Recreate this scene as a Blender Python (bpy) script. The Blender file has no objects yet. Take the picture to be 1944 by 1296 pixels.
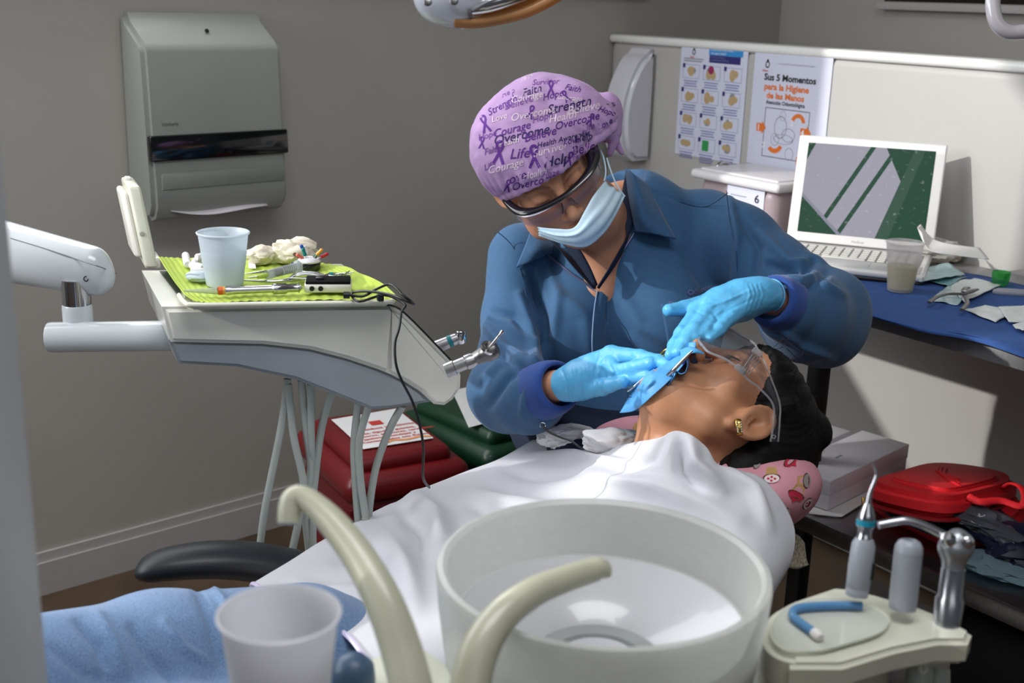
import bpy, bmesh, math, random
import numpy as np
from mathutils import Vector, Matrix
from mathutils.bvhtree import BVHTree
random.seed(7); rng = np.random.default_rng(7)
S = bpy.context.scene
COL = S.collection
# ------------------------------------------------------------------ camera
F, T, RO, HC = 2300.0, math.radians(16), math.radians(1.7), 1.28
fw = np.array([0, math.cos(T), -math.sin(T)])
_r = np.array([1., 0, 0]); _u = np.array([0, math.sin(T), math.cos(T)])
rt = _r*math.cos(RO) + _u*math.sin(RO); up = _u*math.cos(RO) - _r*math.sin(RO)
CAM = np.array([0, 0, HC])
cd = bpy.data.cameras.new('camera'); cam = bpy.data.objects.new('camera', cd); COL.objects.link(cam)
cd.sensor_width = 22.3; cd.lens = F/1944*22.3; cd.clip_start = .02
cam.matrix_world = Matrix(((rt[0], up[0], -fw[0], CAM[0]), (rt[1], up[1], -fw[1], CAM[1]), (rt[2], up[2], -fw[2], CAM[2]), (0, 0, 0, 1)))
cd.dof.use_dof = True; cd.dof.focus_distance = 1.72; cd.dof.aperture_fstop = 4.5
S.camera = cam
S.view_settings.view_transform = 'Standard'; S.view_settings.look = 'None'
S.view_settings.gamma = 1; S.view_settings.use_curve_mapping = False
S.view_settings.exposure = 0.0
# ------------------------------------------------------------------ world, sun, window light
wd = bpy.data.worlds.new('world'); S.world = wd; wd.use_nodes = True
wd.node_tree.nodes['Background'].inputs[0].default_value = (.80, .88, 1, 1)
wd.node_tree.nodes['Background'].inputs[1].default_value = 0.085
def lookrot(d): return Vector(d).to_track_quat('-Z', 'Y').to_euler()
sl = bpy.data.lights.new('sun', 'SUN'); sl.energy = 2.5; sl.angle = math.radians(.8); sl.color = (1, .97, .93)
so = bpy.data.objects.new('sun', sl); COL.objects.link(so)
SUND = np.array([.82, .22, -.36]); SUND /= np.linalg.norm(SUND)
so.rotation_euler = lookrot(SUND)
def area(name, loc, tgt, sx, sy, e, c):
    l = bpy.data.lights.new(name, 'AREA'); l.shape = 'RECTANGLE'; l.size = sx; l.size_y = sy; l.energy = e; l.color = c
    o = bpy.data.objects.new(name, l); COL.objects.link(o); o.location = loc
    o.rotation_euler = lookrot(Vector(tgt) - Vector(loc)); return o
area('window_light', (-1.28, 1.98, 1.85), (-.3, 0.9, 1.3), 2.2, .95, 30, (.95, .97, 1))
area('side_window_light', (-2.35, .85, 1.7), (.2, 1.8, .8), 1.1, 1.1, 26, (.92, .96, 1))
area('rear_window_light', (.6, -1.0, 2.3), (.5, 1.6, .6), 1.6, 1.2, 6, (.95, .97, 1))
area('foreground_fill', (.12, .6, 2.5), (.12, .65, 0), 1.2, .6, 20, (.96, .97, 1))  # added fill from overhead to brighten the foreground, no lamp known there
# ------------------------------------------------------------------ pixel rays
def ray(x, y): return fw + (x-972)/F*rt - (y-648)/F*up
def P(x, y, d): return CAM + d*ray(x, y)
def onZ(x, y, z):
    q = ray(x, y); return CAM + q*(z-HC)/q[2]
def onW(x, y, p, n):
    q = ray(x, y); return CAM + q*(np.dot(p-CAM, n)/np.dot(q, n))
def dep(p): return float(np.dot(np.asarray(p)-CAM, fw))
def proj(v):
    q = np.asarray(v)-CAM; d = q@fw
    return 972+F*(q@rt)/d, 648-F*(q@up)/d
def Rr(px, d): return px*d/F
def nrm(v): v = np.asarray(v, float); return v/np.linalg.norm(v)
# ------------------------------------------------------------------ materials
def lin(c):
    c = np.asarray(c, float)/255; return tuple(np.where(c <= .04045, c/12.92, ((c+.055)/1.055)**2.4))
_M = {}
def mat(name, col=(128, 128, 128), rough=.5, metal=0, var=.06, scale=30, bump=0, bscale=200, trans=0, ior=1.45, alpha=1,
        sheen=0, coat=0, sss=0, vcol=None, stretch=None, emit=None, spec=.5, thin=False, col2=None, lo=.35, hi=.65):
    if name in _M: return _M[name]
    m = bpy.data.materials.new(name); m.use_nodes = True; nt = m.node_tree; b = nt.nodes['Principled BSDF']
    c = lin(col); N = nt.nodes.new; L = nt.links.new
    tc = N('ShaderNodeTexCoord'); mp = N('ShaderNodeMapping'); L(tc.outputs['Object'], mp.inputs['Vector'])
    if stretch: mp.inputs['Scale'].default_value = stretch
    nz = N('ShaderNodeTexNoise'); nz.inputs['Scale'].default_value = scale; nz.inputs['Detail'].default_value = 4
    L(mp.outputs[0], nz.inputs['Vector'])
    rp = N('ShaderNodeValToRGB'); rp.color_ramp.elements[0].position = lo; rp.color_ramp.elements[1].position = hi
    a = [max(0, x*(1-var)) for x in c]; z = [min(1, x*(1+var)) for x in c]
    if col2 is not None: a = list(lin(col2)); z = list(c)
    rp.color_ramp.elements[0].color = (*a, 1); rp.color_ramp.elements[1].color = (*z, 1)
    L(nz.outputs['Fac'], rp.inputs['Fac']); out = rp.outputs['Color']
    if vcol:
        at = N('ShaderNodeVertexColor'); at.layer_name = vcol
        mx = N('ShaderNodeMix'); mx.data_type = 'RGBA'; mx.blend_type = 'MULTIPLY'; mx.inputs[0].default_value = 1
        L(out, mx.inputs[6]); L(at.outputs['Color'], mx.inputs[7]); out = mx.outputs[2]
    L(out, b.inputs['Base Color'])
    b.inputs['Roughness'].default_value = rough; b.inputs['Metallic'].default_value = metal
    b.inputs['IOR'].default_value = ior; b.inputs['Transmission Weight'].default_value = trans
    b.inputs['Alpha'].default_value = alpha; b.inputs['Sheen Weight'].default_value = sheen
    b.inputs['Coat Weight'].default_value = coat; b.inputs['Specular IOR Level'].default_value = spec
    if sss:
        b.inputs['Subsurface Weight'].default_value = sss; b.inputs['Subsurface Radius'].default_value = (1, .35, .2)
        b.inputs['Subsurface Scale'].default_value = .008
    if emit:
        L(out, b.inputs['Emission Color']); b.inputs['Emission Strength'].default_value = emit
    if bump:
        n2 = N('ShaderNodeTexNoise'); n2.inputs['Scale'].default_value = bscale; n2.inputs['Detail'].default_value = 3
        L(mp.outputs[0], n2.inputs['Vector'])
        bp = N('ShaderNodeBump'); bp.inputs['Strength'].default_value = bump; bp.inputs['Distance'].default_value = .002
        L(n2.outputs['Fac'], bp.inputs['Height']); L(bp.outputs[0], b.inputs['Normal'])
    _M[name] = m; return m
# translucent plastic: diffuse + translucent + a bit transparent
def frosted(name, col, tr=.5, clear=.25, rough=.35):
    if name in _M: return _M[name]
    m = bpy.data.materials.new(name); m.use_nodes = True; nt = m.node_tree; N = nt.nodes.new; L = nt.links.new
    nt.nodes.remove(nt.nodes['Principled BSDF']); o = nt.nodes['Material Output']; c = (*lin(col), 1)
    nz = N('ShaderNodeTexNoise'); nz.inputs['Scale'].default_value = 25
    hs = N('ShaderNodeMix'); hs.data_type = 'RGBA'; hs.inputs[6].default_value = c; hs.inputs[7].default_value = tuple(x*.9 for x in c[:3])+(1,)
    L(nz.outputs['Fac'], hs.inputs[0])
    d = N('ShaderNodeBsdfPrincipled'); d.inputs['Roughness'].default_value = rough; L(hs.outputs[2], d.inputs['Base Color'])
    t = N('ShaderNodeBsdfTranslucent'); L(hs.outputs[2], t.inputs['Color'])
    x = N('ShaderNodeBsdfTransparent'); x.inputs['Color'].default_value = c
    m1 = N('ShaderNodeMixShader'); m1.inputs[0].default_value = tr; L(d.outputs[0], m1.inputs[1]); L(t.outputs[0], m1.inputs[2])
    m2 = N('ShaderNodeMixShader'); m2.inputs[0].default_value = clear; L(m1.outputs[0], m2.inputs[1]); L(x.outputs[0], m2.inputs[2])
    L(m2.outputs[0], o.inputs['Surface']); _M[name] = m; return m
def clearfilm(name, col, clear=.85, rough=.08, diff=.25):
    if name in _M: return _M[name]
    m = bpy.data.materials.new(name); m.use_nodes = True; nt = m.node_tree; N = nt.nodes.new; L = nt.links.new
    nt.nodes.remove(nt.nodes['Principled BSDF']); o = nt.nodes['Material Output']; c = (*lin(col), 1)
    g = N('ShaderNodeBsdfPrincipled'); g.inputs['Base Color'].default_value = tuple(x*diff for x in c[:3])+(1,); g.inputs['Roughness'].default_value = rough
    x = N('ShaderNodeBsdfTransparent'); x.inputs['Color'].default_value = c
    fr = N('ShaderNodeFresnel'); fr.inputs['IOR'].default_value = 1.45
    mm = N('ShaderNodeMath'); mm.operation = 'MULTIPLY_ADD'; mm.inputs[1].default_value = .4; mm.inputs[2].default_value = 1-clear; L(fr.outputs[0], mm.inputs[0])
    cl = N('ShaderNodeClamp'); L(mm.outputs[0], cl.inputs[0])
    m2 = N('ShaderNodeMixShader'); L(cl.outputs[0], m2.inputs[0]); L(x.outputs[0], m2.inputs[1]); L(g.outputs[0], m2.inputs[2])
    L(m2.outputs[0], o.inputs['Surface']); _M[name] = m; return m
# ------------------------------------------------------------------ object helpers
def link(name, me, m=None, par=None, smooth=True, **props):
    o = bpy.data.objects.new(name, me); COL.objects.link(o)
    if m is not None and not me.materials:
        for q in (m if isinstance(m, (list, tuple)) else [m]): me.materials.append(q)
    if smooth:
        me.polygons.foreach_set('use_smooth', [True]*len(me.polygons))
    if par is not None:
        o.parent = par; o.matrix_parent_inverse = MW[par.name].inverted()
    MW[o.name] = Matrix.Identity(4)
    for k, v in props.items(): o[k] = v
    return o
MW = {}
def tag(o, label=None, cat=None, group=None, kind=None):
    if label: o['label'] = label
    if cat: o['category'] = cat
    if group: o['group'] = group
    if kind: o['kind'] = kind
    return o
def thing(name, label, cat, loc, group=None):
    o = bpy.data.objects.new(name, None); COL.objects.link(o); o.location = Vector(loc); o.empty_display_size = .03
    MW[o.name] = Matrix.Translation(Vector(loc)); return tag(o, label, cat, group)
def pm(name, v, f, m, par=None, smooth=True, **k):
    me = bpy.data.meshes.new(name); me.from_pydata([tuple(x) for x in v], [], [tuple(x) for x in f]); me.update()
    return link(name, me, m, par, smooth, **k)
def bmo(name, bm, m, par=None, smooth=False, autos=None, **k):
    me = bpy.data.meshes.new(name); bmesh.ops.recalc_face_normals(bm, faces=bm.faces); bm.to_mesh(me); bm.free()
    o = link(name, me, m, par, smooth or autos is not None, **k)
    if autos is not None:
        a = np.zeros(len(me.edges), bool)
        b2 = bmesh.new(); b2.from_mesh(me)
        for i, e in enumerate(b2.edges):
            if len(e.link_faces) == 2 and e.calc_face_angle(0) > autos: e.smooth = False
        b2.to_mesh(me); b2.free()
    return o
def frame(o, x, y, z): # columns
    M = np.eye(4); M[:3, 0] = x; M[:3, 1] = y; M[:3, 2] = z; M[:3, 3] = o; return Matrix(M.tolist())
def frameXZ(o, x, z=(0, 0, 1)):
    x = nrm(x); z = np.asarray(z, float); y = nrm(np.cross(z, x)); z = np.cross(x, y); return frame(o, x, y, z)
def bm_box(bm, M, sx, sy, sz, bev=0, seg=2, c=(0, 0, 0)):
    r = bmesh.ops.create_cube(bm, size=1)
    vs = r['verts']
    bmesh.ops.scale(bm, vec=(sx, sy, sz), verts=vs); bmesh.ops.translate(bm, vec=c, verts=vs)
    if bev:
        es = list({e for v in vs for e in v.link_edges})
        rr = bmesh.ops.bevel(bm, geom=es, offset=bev, segments=seg, affect='EDGES', profile=.5)
        vs = list({v for f in rr['faces'] for v in f.verts} | {v for v in vs if v.is_valid})
    bmesh.ops.transform(bm, matrix=M, verts=vs)
def box(name, M, s, m, par=None, bev=.002, seg=2, c=(0, 0, 0), **k):
    if not isinstance(M, Matrix): M = Matrix.Translation(Vector(M))
    bm = bmesh.new(); bm_box(bm, M, *s, bev=bev, seg=seg, c=c); return bmo(name, bm, m, par, autos=.6, **k)
def lathe(name, prof, M, m, par=None, n=48, sx=1, sy=1, **k):
    if not isinstance(M, Matrix): M = Matrix.Translation(Vector(M))
    v = []; f = []; K = len(prof)
    for r, z in prof:
        for i in range(n):
            a = 2*math.pi*i/n; v.append(M @ Vector((r*sx*math.cos(a), r*sy*math.sin(a), z)))
    for j in range(K-1):
        for i in range(n):
            f.append((j*n+i, j*n+(i+1) % n, (j+1)*n+(i+1) % n, (j+1)*n+i))
    if prof[0][0] > 1e-6: f.append(tuple(range(n-1, -1, -1))) if k.pop('cap0', False) else None
    k.pop('cap0', None)
    me = bpy.data.meshes.new(name); me.from_pydata([tuple(x) for x in v], [], f)
    bm = bmesh.new(); bm.from_mesh(me); bmesh.ops.remove_doubles(bm, verts=bm.verts, dist=1e-6)
    return bmo(name, bm, m, par, autos=.7, **k)
def crom(pts, n=8, closed=False):
    p = np.asarray(pts, float); K = len(p); out = []
    for i in range(K if closed else K-1):
        if closed: a, b, c, d = p[i-1], p[i], p[(i+1) % K], p[(i+2) % K]
        else: a, b, c, d = p[max(i-1, 0)], p[i], p[i+1], p[min(i+2, K-1)]
        for j in range(n):
            t = j/n; out.append(.5*((2*b)+(c-a)*t+(2*a-5*b+4*c-d)*t*t+(3*b-a-3*c+d)*t**3))
    if not closed: out.append(p[-1])
    return np.array(out)
def tubemesh(pts, rad, n=12, sub=6, flat=1, refn=None, cap=True):
    pts = np.asarray(pts, float); rad = np.broadcast_to(np.asarray(rad, float), (len(pts),))
    q = crom(np.c_[pts, rad], sub) if sub > 1 else np.c_[pts, rad]
    p, r = q[:, :3], q[:, 3]; t = np.gradient(p, axis=0); t /= np.linalg.norm(t, axis=1)[:, None]+1e-12
    nv = np.cross(t[0], [0, 0, 1.]) if refn is None else np.cross(t[0], refn)
    if np.linalg.norm(nv) < 1e-3: nv = np.cross(t[0], [1., 0, 0])
    nv = nrm(nv); v = []; f = []
    for i in range(len(p)):
        nv = nv-t[i]*np.dot(nv, t[i]); nv = nrm(nv); b = np.cross(t[i], nv)
        for k in range(n):
            a = 2*math.pi*k/n; v.append(p[i]+r[i]*(math.cos(a)*nv+flat*math.sin(a)*b))
        if i:
            o = (i-1)*n
            for k in range(n): f.append((o+k, o+(k+1) % n, o+n+(k+1) % n, o+n+k))
    if cap: f.append(tuple(range(n-1, -1, -1))); f.append(tuple(range(len(p)*n-n, len(p)*n)))
    return v, f
def tube(name, pts, rad, m, par=None, n=12, sub=6, flat=1, refn=None, cap=True, **k):
    v, f = tubemesh(pts, rad, n, sub, flat, refn, cap)
    bm = bmesh.new(); vs = [bm.verts.new(x) for x in v]
    for q in f: bm.faces.new([vs[i] for i in q])
    return bmo(name, bm, m, par, autos=.9, **k)
def poly_extrude(name, pts2, M, z0, z1, m, par=None, bev=0, seg=2, **k):
    bm = bmesh.new(); a = [bm.verts.new((x, y, z0)) for x, y in pts2]
    f = bm.faces.new(a); r = bmesh.ops.extrude_face_region(bm, geom=[f])
    nv = [g for g in r['geom'] if isinstance(g, bmesh.types.BMVert)]
    bmesh.ops.translate(bm, vec=(0, 0, z1-z0), verts=nv)
    if bev:
        bmesh.ops.recalc_face_normals(bm, faces=bm.faces)
        es = [e for e in bm.edges if abs(e.verts[0].co.z-e.verts[1].co.z) < 1e-9]
        bmesh.ops.bevel(bm, geom=es, offset=bev, segments=seg, affect='EDGES')
    bmesh.ops.transform(bm, matrix=M, verts=bm.verts)
    return bmo(name, bm, m, par, autos=.6, **k)
def bspl(ctrl, n, deg3=True):
    # uniform cubic b-spline / catmull mix along axis 0 of ctrl (K,...)
    return crom(ctrl, n)
def gridsurf(rows, nu=8, nv=8):
    A = crom(np.asarray(rows, float).reshape(len(rows), -1), nu).reshape(-1, len(rows[0]), 3)
    B = np.transpose(A, (1, 0, 2)); B = crom(B.reshape(len(B), -1), nv).reshape(-1, A.shape[0], 3)
    return np.transpose(B, (1, 0, 2))
def gnormals(G):
    du = np.gradient(G, axis=0); dv = np.gradient(G, axis=1); n = np.cross(du, dv)
    return n/(np.linalg.norm(n, axis=2)[..., None]+1e-12)
def vnoise(p, s, seed=0):
    # cheap smooth pseudo noise, p (...,3)
    r = np.random.default_rng(seed); o = np.zeros(p.shape[:-1])
    for k in range(5):
        d = r.normal(size=3); d /= np.linalg.norm(d); f = s*(.7+.9*r.random()); o += np.sin(p@d*f+r.random()*6.28+1.3*np.sin(p@(r.normal(size=3))*f*.5))
    return o/5
def sheet(name, G, m, par=None, th=.001, **k):
    nu, nv, _ = G.shape; N = gnormals(G); A = G.reshape(-1, 3); B = (G-N*th).reshape(-1, 3); n0 = nu*nv
    ii = np.arange(nu*nv).reshape(nu, nv)
    q = np.stack([ii[:-1, :-1], ii[1:, :-1], ii[1:, 1:], ii[:-1, 1:]], -1).reshape(-1, 4)
    f = [tuple(x) for x in q]+[tuple(x[::-1]+n0) for x in q]
    bd = list(ii[0, :])+list(ii[1:, -1])+list(ii[-1, ::-1][1:])+list(ii[::-1, 0][1:-1]); L = len(bd)
    for i in range(L): a, b = bd[i], bd[(i+1) % L]; f.append((a, b, b+n0, a+n0))
    return pm(name, np.r_[A, B], [tuple(int(y) for y in x) for x in f], m, par, **k)
# ------------------------------------------------------------------ lettering
_font = None
def text(name, s, size, M, m, par=None, align='LEFT', shear=0, ext=.0003, bold=0, sx=1, space=1):
    cu = bpy.data.curves.new('t', 'FONT'); cu.body = s; cu.size = size; cu.align_x = align; cu.shear = shear
    cu.offset = bold; cu.extrude = ext; cu.resolution_u = 3; cu.space_character = space
    o = bpy.data.objects.new('t', cu); COL.objects.link(o)
    me = bpy.data.meshes.new_from_object(o); bpy.data.objects.remove(o); bpy.data.curves.remove(cu)
    me.transform(M @ Matrix.Diagonal((sx, 1, 1, 1)))
    me.materials.clear(); return link(name, me, m, par, False)
def textverts(s, size, shear=0, bold=0, space=1):
    cu = bpy.data.curves.new('t', 'FONT'); cu.body = s; cu.size = size; cu.shear = shear; cu.offset = bold; cu.resolution_u = 3; cu.space_character = space
    cu.align_x = 'CENTER'; o = bpy.data.objects.new('t', cu); COL.objects.link(o)
    me = bpy.data.meshes.new_from_object(o); bpy.data.objects.remove(o); bpy.data.curves.remove(cu)
    v = np.array([x.co[:2] for x in me.vertices]); f = [tuple(p.vertices) for p in me.polygons]; bpy.data.meshes.remove(me)
    return v, f
# ------------------------------------------------------------------ signed distance modelling (one continuous surface)
class SDF:
    def __init__(s, lo, hi, h):
        s.h = h; s.lo = np.asarray(lo, float); s.n = np.ceil((np.asarray(hi)-s.lo)/h).astype(int)+1
        s.D = np.full(s.n, .05, np.float32)
        s.ax = [(s.lo[i]+h*np.arange(s.n[i])).astype(np.float32) for i in range(3)]
    def _sl(s, lo, hi):
        a = np.clip(np.floor((lo-s.lo)/s.h).astype(int), 0, s.n); b = np.clip(np.ceil((hi-s.lo)/s.h).astype(int)+1, 0, s.n)
        if np.any(b <= a): return None, None
        sl = tuple(slice(a[i], b[i]) for i in range(3))
        return sl, np.meshgrid(*[s.ax[i][sl[i]] for i in range(3)], indexing='ij', sparse=True)
    def _put(s, sl, d, k, sub):
        c = s.D[sl]
        if sub:
            d = -d; h = np.clip(.5-.5*(c-d)/k, 0, 1); s.D[sl] = c*(1-h)+d*h+k*h*(1-h)
        else:
            h = np.clip(.5+.5*(c-d)/k, 0, 1); s.D[sl] = c*(1-h)+d*h-k*h*(1-h)
        return s
    def cone(s, a, b, ra, rb, k=.01, sub=False, w=1):
        a = np.asarray(a, float); b = np.asarray(b, float); m = max(ra, rb)+k*1.2+s.h
        sl, g = s._sl(np.minimum(a, b)-m, np.maximum(a, b)+m)
        if sl is None: return s
        ab = b-a; L = max(ab@ab, 1e-9)
        t = np.clip(((g[0]-a[0])*ab[0]+(g[1]-a[1])*ab[1]+(g[2]-a[2])*ab[2])/L, 0, 1)
        d = np.sqrt((g[0]-a[0]-t*ab[0])**2+(g[1]-a[1]-t*ab[1])**2+(g[2]-a[2]-t*ab[2])**2)-(ra+(rb-ra)*t)
        return s._put(sl, d, k, sub)
    def chain(s, pts, rs, k=.01):
        for i in range(len(pts)-1): s.cone(pts[i], pts[i+1], rs[i], rs[i+1], k)
        return s
    def ell(s, c, r, R=None, k=.01, sub=False):
        c = np.asarray(c, float); r = np.asarray(r, float); m = max(r)+k*1.2+s.h
        sl, g = s._sl(c-m, c+m)
        if sl is None: return s
        x, y, z = g[0]-c[0], g[1]-c[1], g[2]-c[2]
        R = np.eye(3) if R is None else np.asarray(R)   # columns = axes
        q = [(x*R[0, i]+y*R[1, i]+z*R[2, i]) for i in range(3)]
        k0 = np.sqrt(sum((q[i]/r[i])**2 for i in range(3))); k1 = np.sqrt(sum((q[i]/r[i]**2)**2 for i in range(3)))+1e-9
        return s._put(sl, k0*(k0-1)/k1, k, sub)
    def torus(s, c, R, ma, mb, rt_, k=.004, sub=False, a0=-4, a1=4):
        c = np.asarray(c, float); m = max(ma, mb)+rt_+k+s.h; sl, g = s._sl(c-m, c+m)
        if sl is None: return s
        x, y, z = g[0]-c[0], g[1]-c[1], g[2]-c[2]; R = np.asarray(R)
        q = [(x*R[0, i]+y*R[1, i]+z*R[2, i]) for i in range(3)]
        an = np.clip(np.arctan2(q[1]/mb, q[0]/ma), a0, a1)
        d = np.sqrt((q[0]-ma*np.cos(an))**2+(q[1]-mb*np.sin(an))**2+q[2]**2)-rt_
        return s._put(sl, d, k, sub)
    def plane_cut(s, p, n):   # keep side where (x-p).n < 0
        g = np.meshgrid(*s.ax, indexing='ij', sparse=True)
        s.D = np.maximum(s.D, ((g[0]-p[0])*n[0]+(g[1]-p[1])*n[1]+(g[2]-p[2])*n[2]).astype(np.float32)); return s
    def mesh(s, smooth=1):
        D = s.D; D[0] = D[-1] = .05; D[:, 0] = D[:, -1] = .05; D[:, :, 0] = D[:, :, -1] = .05
        I = D < 0; A = np.zeros([x-1 for x in D.shape], np.int8)
        for i in (0, 1):
            for j in (0, 1):
                for k in (0, 1): A += I[i:D.shape[0]-1+i, j:D.shape[1]-1+j, k:D.shape[2]-1+k]
        act = (A > 0) & (A < 8); c = np.argwhere(act); idx = np.full(A.shape, -1, np.int64); idx[act] = np.arange(len(c))
        acc = np.zeros((len(c), 3)); cnt = np.zeros(len(c))
        V = {(i, j, k): D[c[:, 0]+i, c[:, 1]+j, c[:, 2]+k] for i in (0, 1) for j in (0, 1) for k in (0, 1)}
        for ax_ in range(3):
            for i in (0, 1):
                for j in (0, 1):
                    o = [0, 0, 0]; o[(ax_+1) % 3] = i; o[(ax_+2) % 3] = j; e = list(o); e[ax_] = 1
                    a, b = V[tuple(o)], V[tuple(e)]; mk = (a < 0) != (b < 0); t = np.where(mk, a/(a-b+1e-12), 0)
                    p = np.tile(np.array(o, float), (len(c), 1)); p[:, ax_] += t
                    acc[mk] += p[mk]; cnt[mk] += 1
        v = s.lo+s.h*(c+acc/cnt[:, None]); Fs = []
        for ax_ in range(3):
            sl0 = [slice(0, n) for n in D.shape]; sl1 = [slice(0, n) for n in D.shape]
            sl0[ax_] = slice(0, D.shape[ax_]-1); sl1[ax_] = slice(1, D.shape[ax_])
            a, b = I[tuple(sl0)], I[tuple(sl1)]; e = np.argwhere(a != b); sg = a[tuple(e.T)]
            u_, w_ = (ax_+1) % 3, (ax_+2) % 3; q = []
            for (du, dw) in ((0, 0), (-1, 0), (-1, -1), (0, -1)):
                z = e.copy(); z[:, u_] += du; z[:, w_] += dw; q.append(idx[tuple(z.T)])
            q = np.stack(q, 1); q[~sg] = q[~sg][:, ::-1]; Fs.append(q)
        return v, np.concatenate(Fs)
def vert_normals(v, f):
    n = np.zeros_like(v); a = np.cross(v[f[:, 2]]-v[f[:, 0]], v[f[:, 3]]-v[f[:, 1]])
    for i in range(4): np.add.at(n, f[:, i], a)
    return n/(np.linalg.norm(n, axis=1)[:, None]+1e-12)
def lap(v, f, it=1, w=.5):
    e = np.concatenate([f[:, [0, 1]], f[:, [1, 2]], f[:, [2, 3]], f[:, [3, 0]]]); e = np.concatenate([e, e[:, ::-1]])
    c = np.bincount(e[:, 0], minlength=len(v))[:, None]
    for _ in range(it):
        s_ = np.stack([np.bincount(e[:, 0], weights=v[e[:, 1], i], minlength=len(v)) for i in range(3)], 1); v = v*(1-w)+w*s_/np.maximum(c, 1)
    return v
def npmesh(name, v, f, m, par=None, col=None, **k):
    me = bpy.data.meshes.new(name); me.vertices.add(len(v)); me.vertices.foreach_set('co', np.ascontiguousarray(v, np.float32).ravel())
    me.loops.add(f.size); me.loops.foreach_set('vertex_index', np.ascontiguousarray(f, np.int32).ravel())
    me.polygons.add(len(f)); me.polygons.foreach_set('loop_start', np.arange(0, f.size, 4, dtype=np.int32))
    me.update(calc_edges=True); me.validate()
    if col is not None:
        ca = me.color_attributes.new('skin', 'FLOAT_COLOR', 'POINT'); ca.data.foreach_set('color', np.c_[col, np.ones(len(v))].astype(np.float32).ravel())
    return link(name, me, m, par, True, **k)
def folds(v, n, fl, facing=True):
    # fl: (pixel polyline, width px, height m) cloth ridges pressed along the surface normal
    x, y = proj_all(v); view = (v-CAM); fc = np.einsum('ij,ij->i', view/np.linalg.norm(view, axis=1)[:, None], n) < .25
    d = np.zeros(len(v))
    for pl, w, a in fl:
        pl = np.asarray(pl, float); best = np.full(len(v), 1e9); tt = np.zeros(len(v)); K = len(pl)-1
        for i in range(K):
            p, q = pl[i], pl[i+1]; L = q-p; t = np.clip(((x-p[0])*L[0]+(y-p[1])*L[1])/(L@L), 0, 1)
            dd = np.hypot(x-p[0]-t*L[0], y-p[1]-t*L[1]); u = dd < best; best[u] = dd[u]; tt[u] = (i+t[u])/K
        d += a*np.exp(-(best/w)**2)*np.sin(np.pi*np.clip(tt*.86+.07, 0, 1))**.5
    return v+n*(d*fc)[:, None]
def proj_all(v):
    q = v-CAM; d = q@fw; return 972+F*(q@rt)/d, 648-F*(q@up)/d
# ================================================================== SETTING
m_wall = mat('wall_paint', (186, 182, 174), .75, var=.02, scale=3, bump=.15, bscale=60)
m_panel = mat('partition_paint', (180, 178, 174), .45, var=.02, scale=4, bump=.1, bscale=40)
m_trimw = mat('trim_white', (196, 192, 190), .5, var=.02)
m_floor = mat('floor_vinyl', (92, 74, 57), .45, var=.25, scale=6, bump=.1, bscale=50)
m_white = mat('white_plastic', (214, 213, 205), .32, var=.02, scale=8, coat=.2)
m_offw = mat('cream_plastic', (204, 205, 188), .3, var=.02, scale=8, coat=.3)
m_black = mat('black_plastic', (18, 18, 20), .4)
m_chrome = mat('chrome', (200, 200, 205), .12, metal=1, var=.03)
m_steel = mat('brushed_steel', (165, 165, 168), .3, metal=1, var=.1, scale=40, stretch=(1, 12, 1))
m_steeld = mat('dull_steel', (120, 118, 118), .38, metal=.9, var=.15, scale=12)
LW = onZ(82, 1125, 0); _b = onZ(442, 1021, 0); dl = nrm(_b-LW); nl = np.array([dl[1], -dl[0], 0])
CORN = onW(1148, 300, LW, nl).copy(); CORN[2] = 0
q_ = ray(-736, -35).copy(); q_[2] = 0; dr = -nrm(q_); nr = np.array([dr[1], -dr[0], 0])
if nr@(-dr[::-1]) < 0 and nr[1] > 0: nr = -nr
Z3 = np.array([0, 0, 1.])
def struct(o): o['kind'] = 'structure'; return o
struct(box('floor', (0, 1.4, -.05), (7, 7, .1), m_floor, bev=0))
ML = frame(LW, dl, -nl, Z3)   # x along, y behind the wall, z up
MR = frame(CORN, dr, -nr, Z3)
bm = bmesh.new()
bm_box(bm, ML, 10.3, .12, 1.3, c=(-1.35, .06, .65))
bm_box(bm, ML, 10.3, .12, .25, c=(-1.35, .06, 2.575))
for a, b in ((-6.5, -3.6), (1.75, 3.8)): bm_box(bm, ML, b-a, .12, 1.15, c=((a+b)/2, .06, 1.875))
struct(bmo('wall_left', bm, m_wall))
struct(box('ceiling', ML, (7.8, 4.2, .1), mat('ceiling_paint', (215, 213, 208), .8, var=.01), bev=0, c=(-.1, -1.98, 2.75)))
w1 = bpy.data.objects.new('window_1', None); COL.objects.link(w1); w1.location = Vector(ML @ Vector((-.1, .06, 1.3))); MW['window_1'] = Matrix.Translation(w1.location); w1['kind'] = 'structure'
m_alu = mat('window_frame_paint', (90, 92, 90), .4)
for i, x in enumerate((-3.6, -2.88, -1.31, 1.75)): box('mullion', ML, (.045, .05, 1.15), m_alu, w1, c=(x, .06, 1.875))
box('window_sill', ML, (5.4, .16, .03), m_trimw, w1, c=(-.92, .05, 1.3))
box('window_head', ML, (5.4, .06, .04), m_alu, w1, c=(-.92, .06, 2.44))
m_gobo = mat('sun_gobo_grey', (150, 152, 150), .9)  # unseen opaque panels added in the opening to shape where the sun falls
for a, b, z0, z1 in ((-3.6, -3.53, 1.3, 2.45), (-3.28, -2.86, 1.3, 2.45), (-3.53, -3.28, 2.24, 2.45), (-2.86, -2.22, 1.3, 1.98), (-2.86, -2.22, 2.36, 2.45), (-2.22, -1.33, 2.03, 2.45), (-.12, 1.75, 1.3, 2.45)):
    box('sun_gobo', ML, (b-a, .006, z1-z0), m_gobo, w1, bev=0, c=((a+b)/2, .075, (z0+z1)/2))
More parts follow.
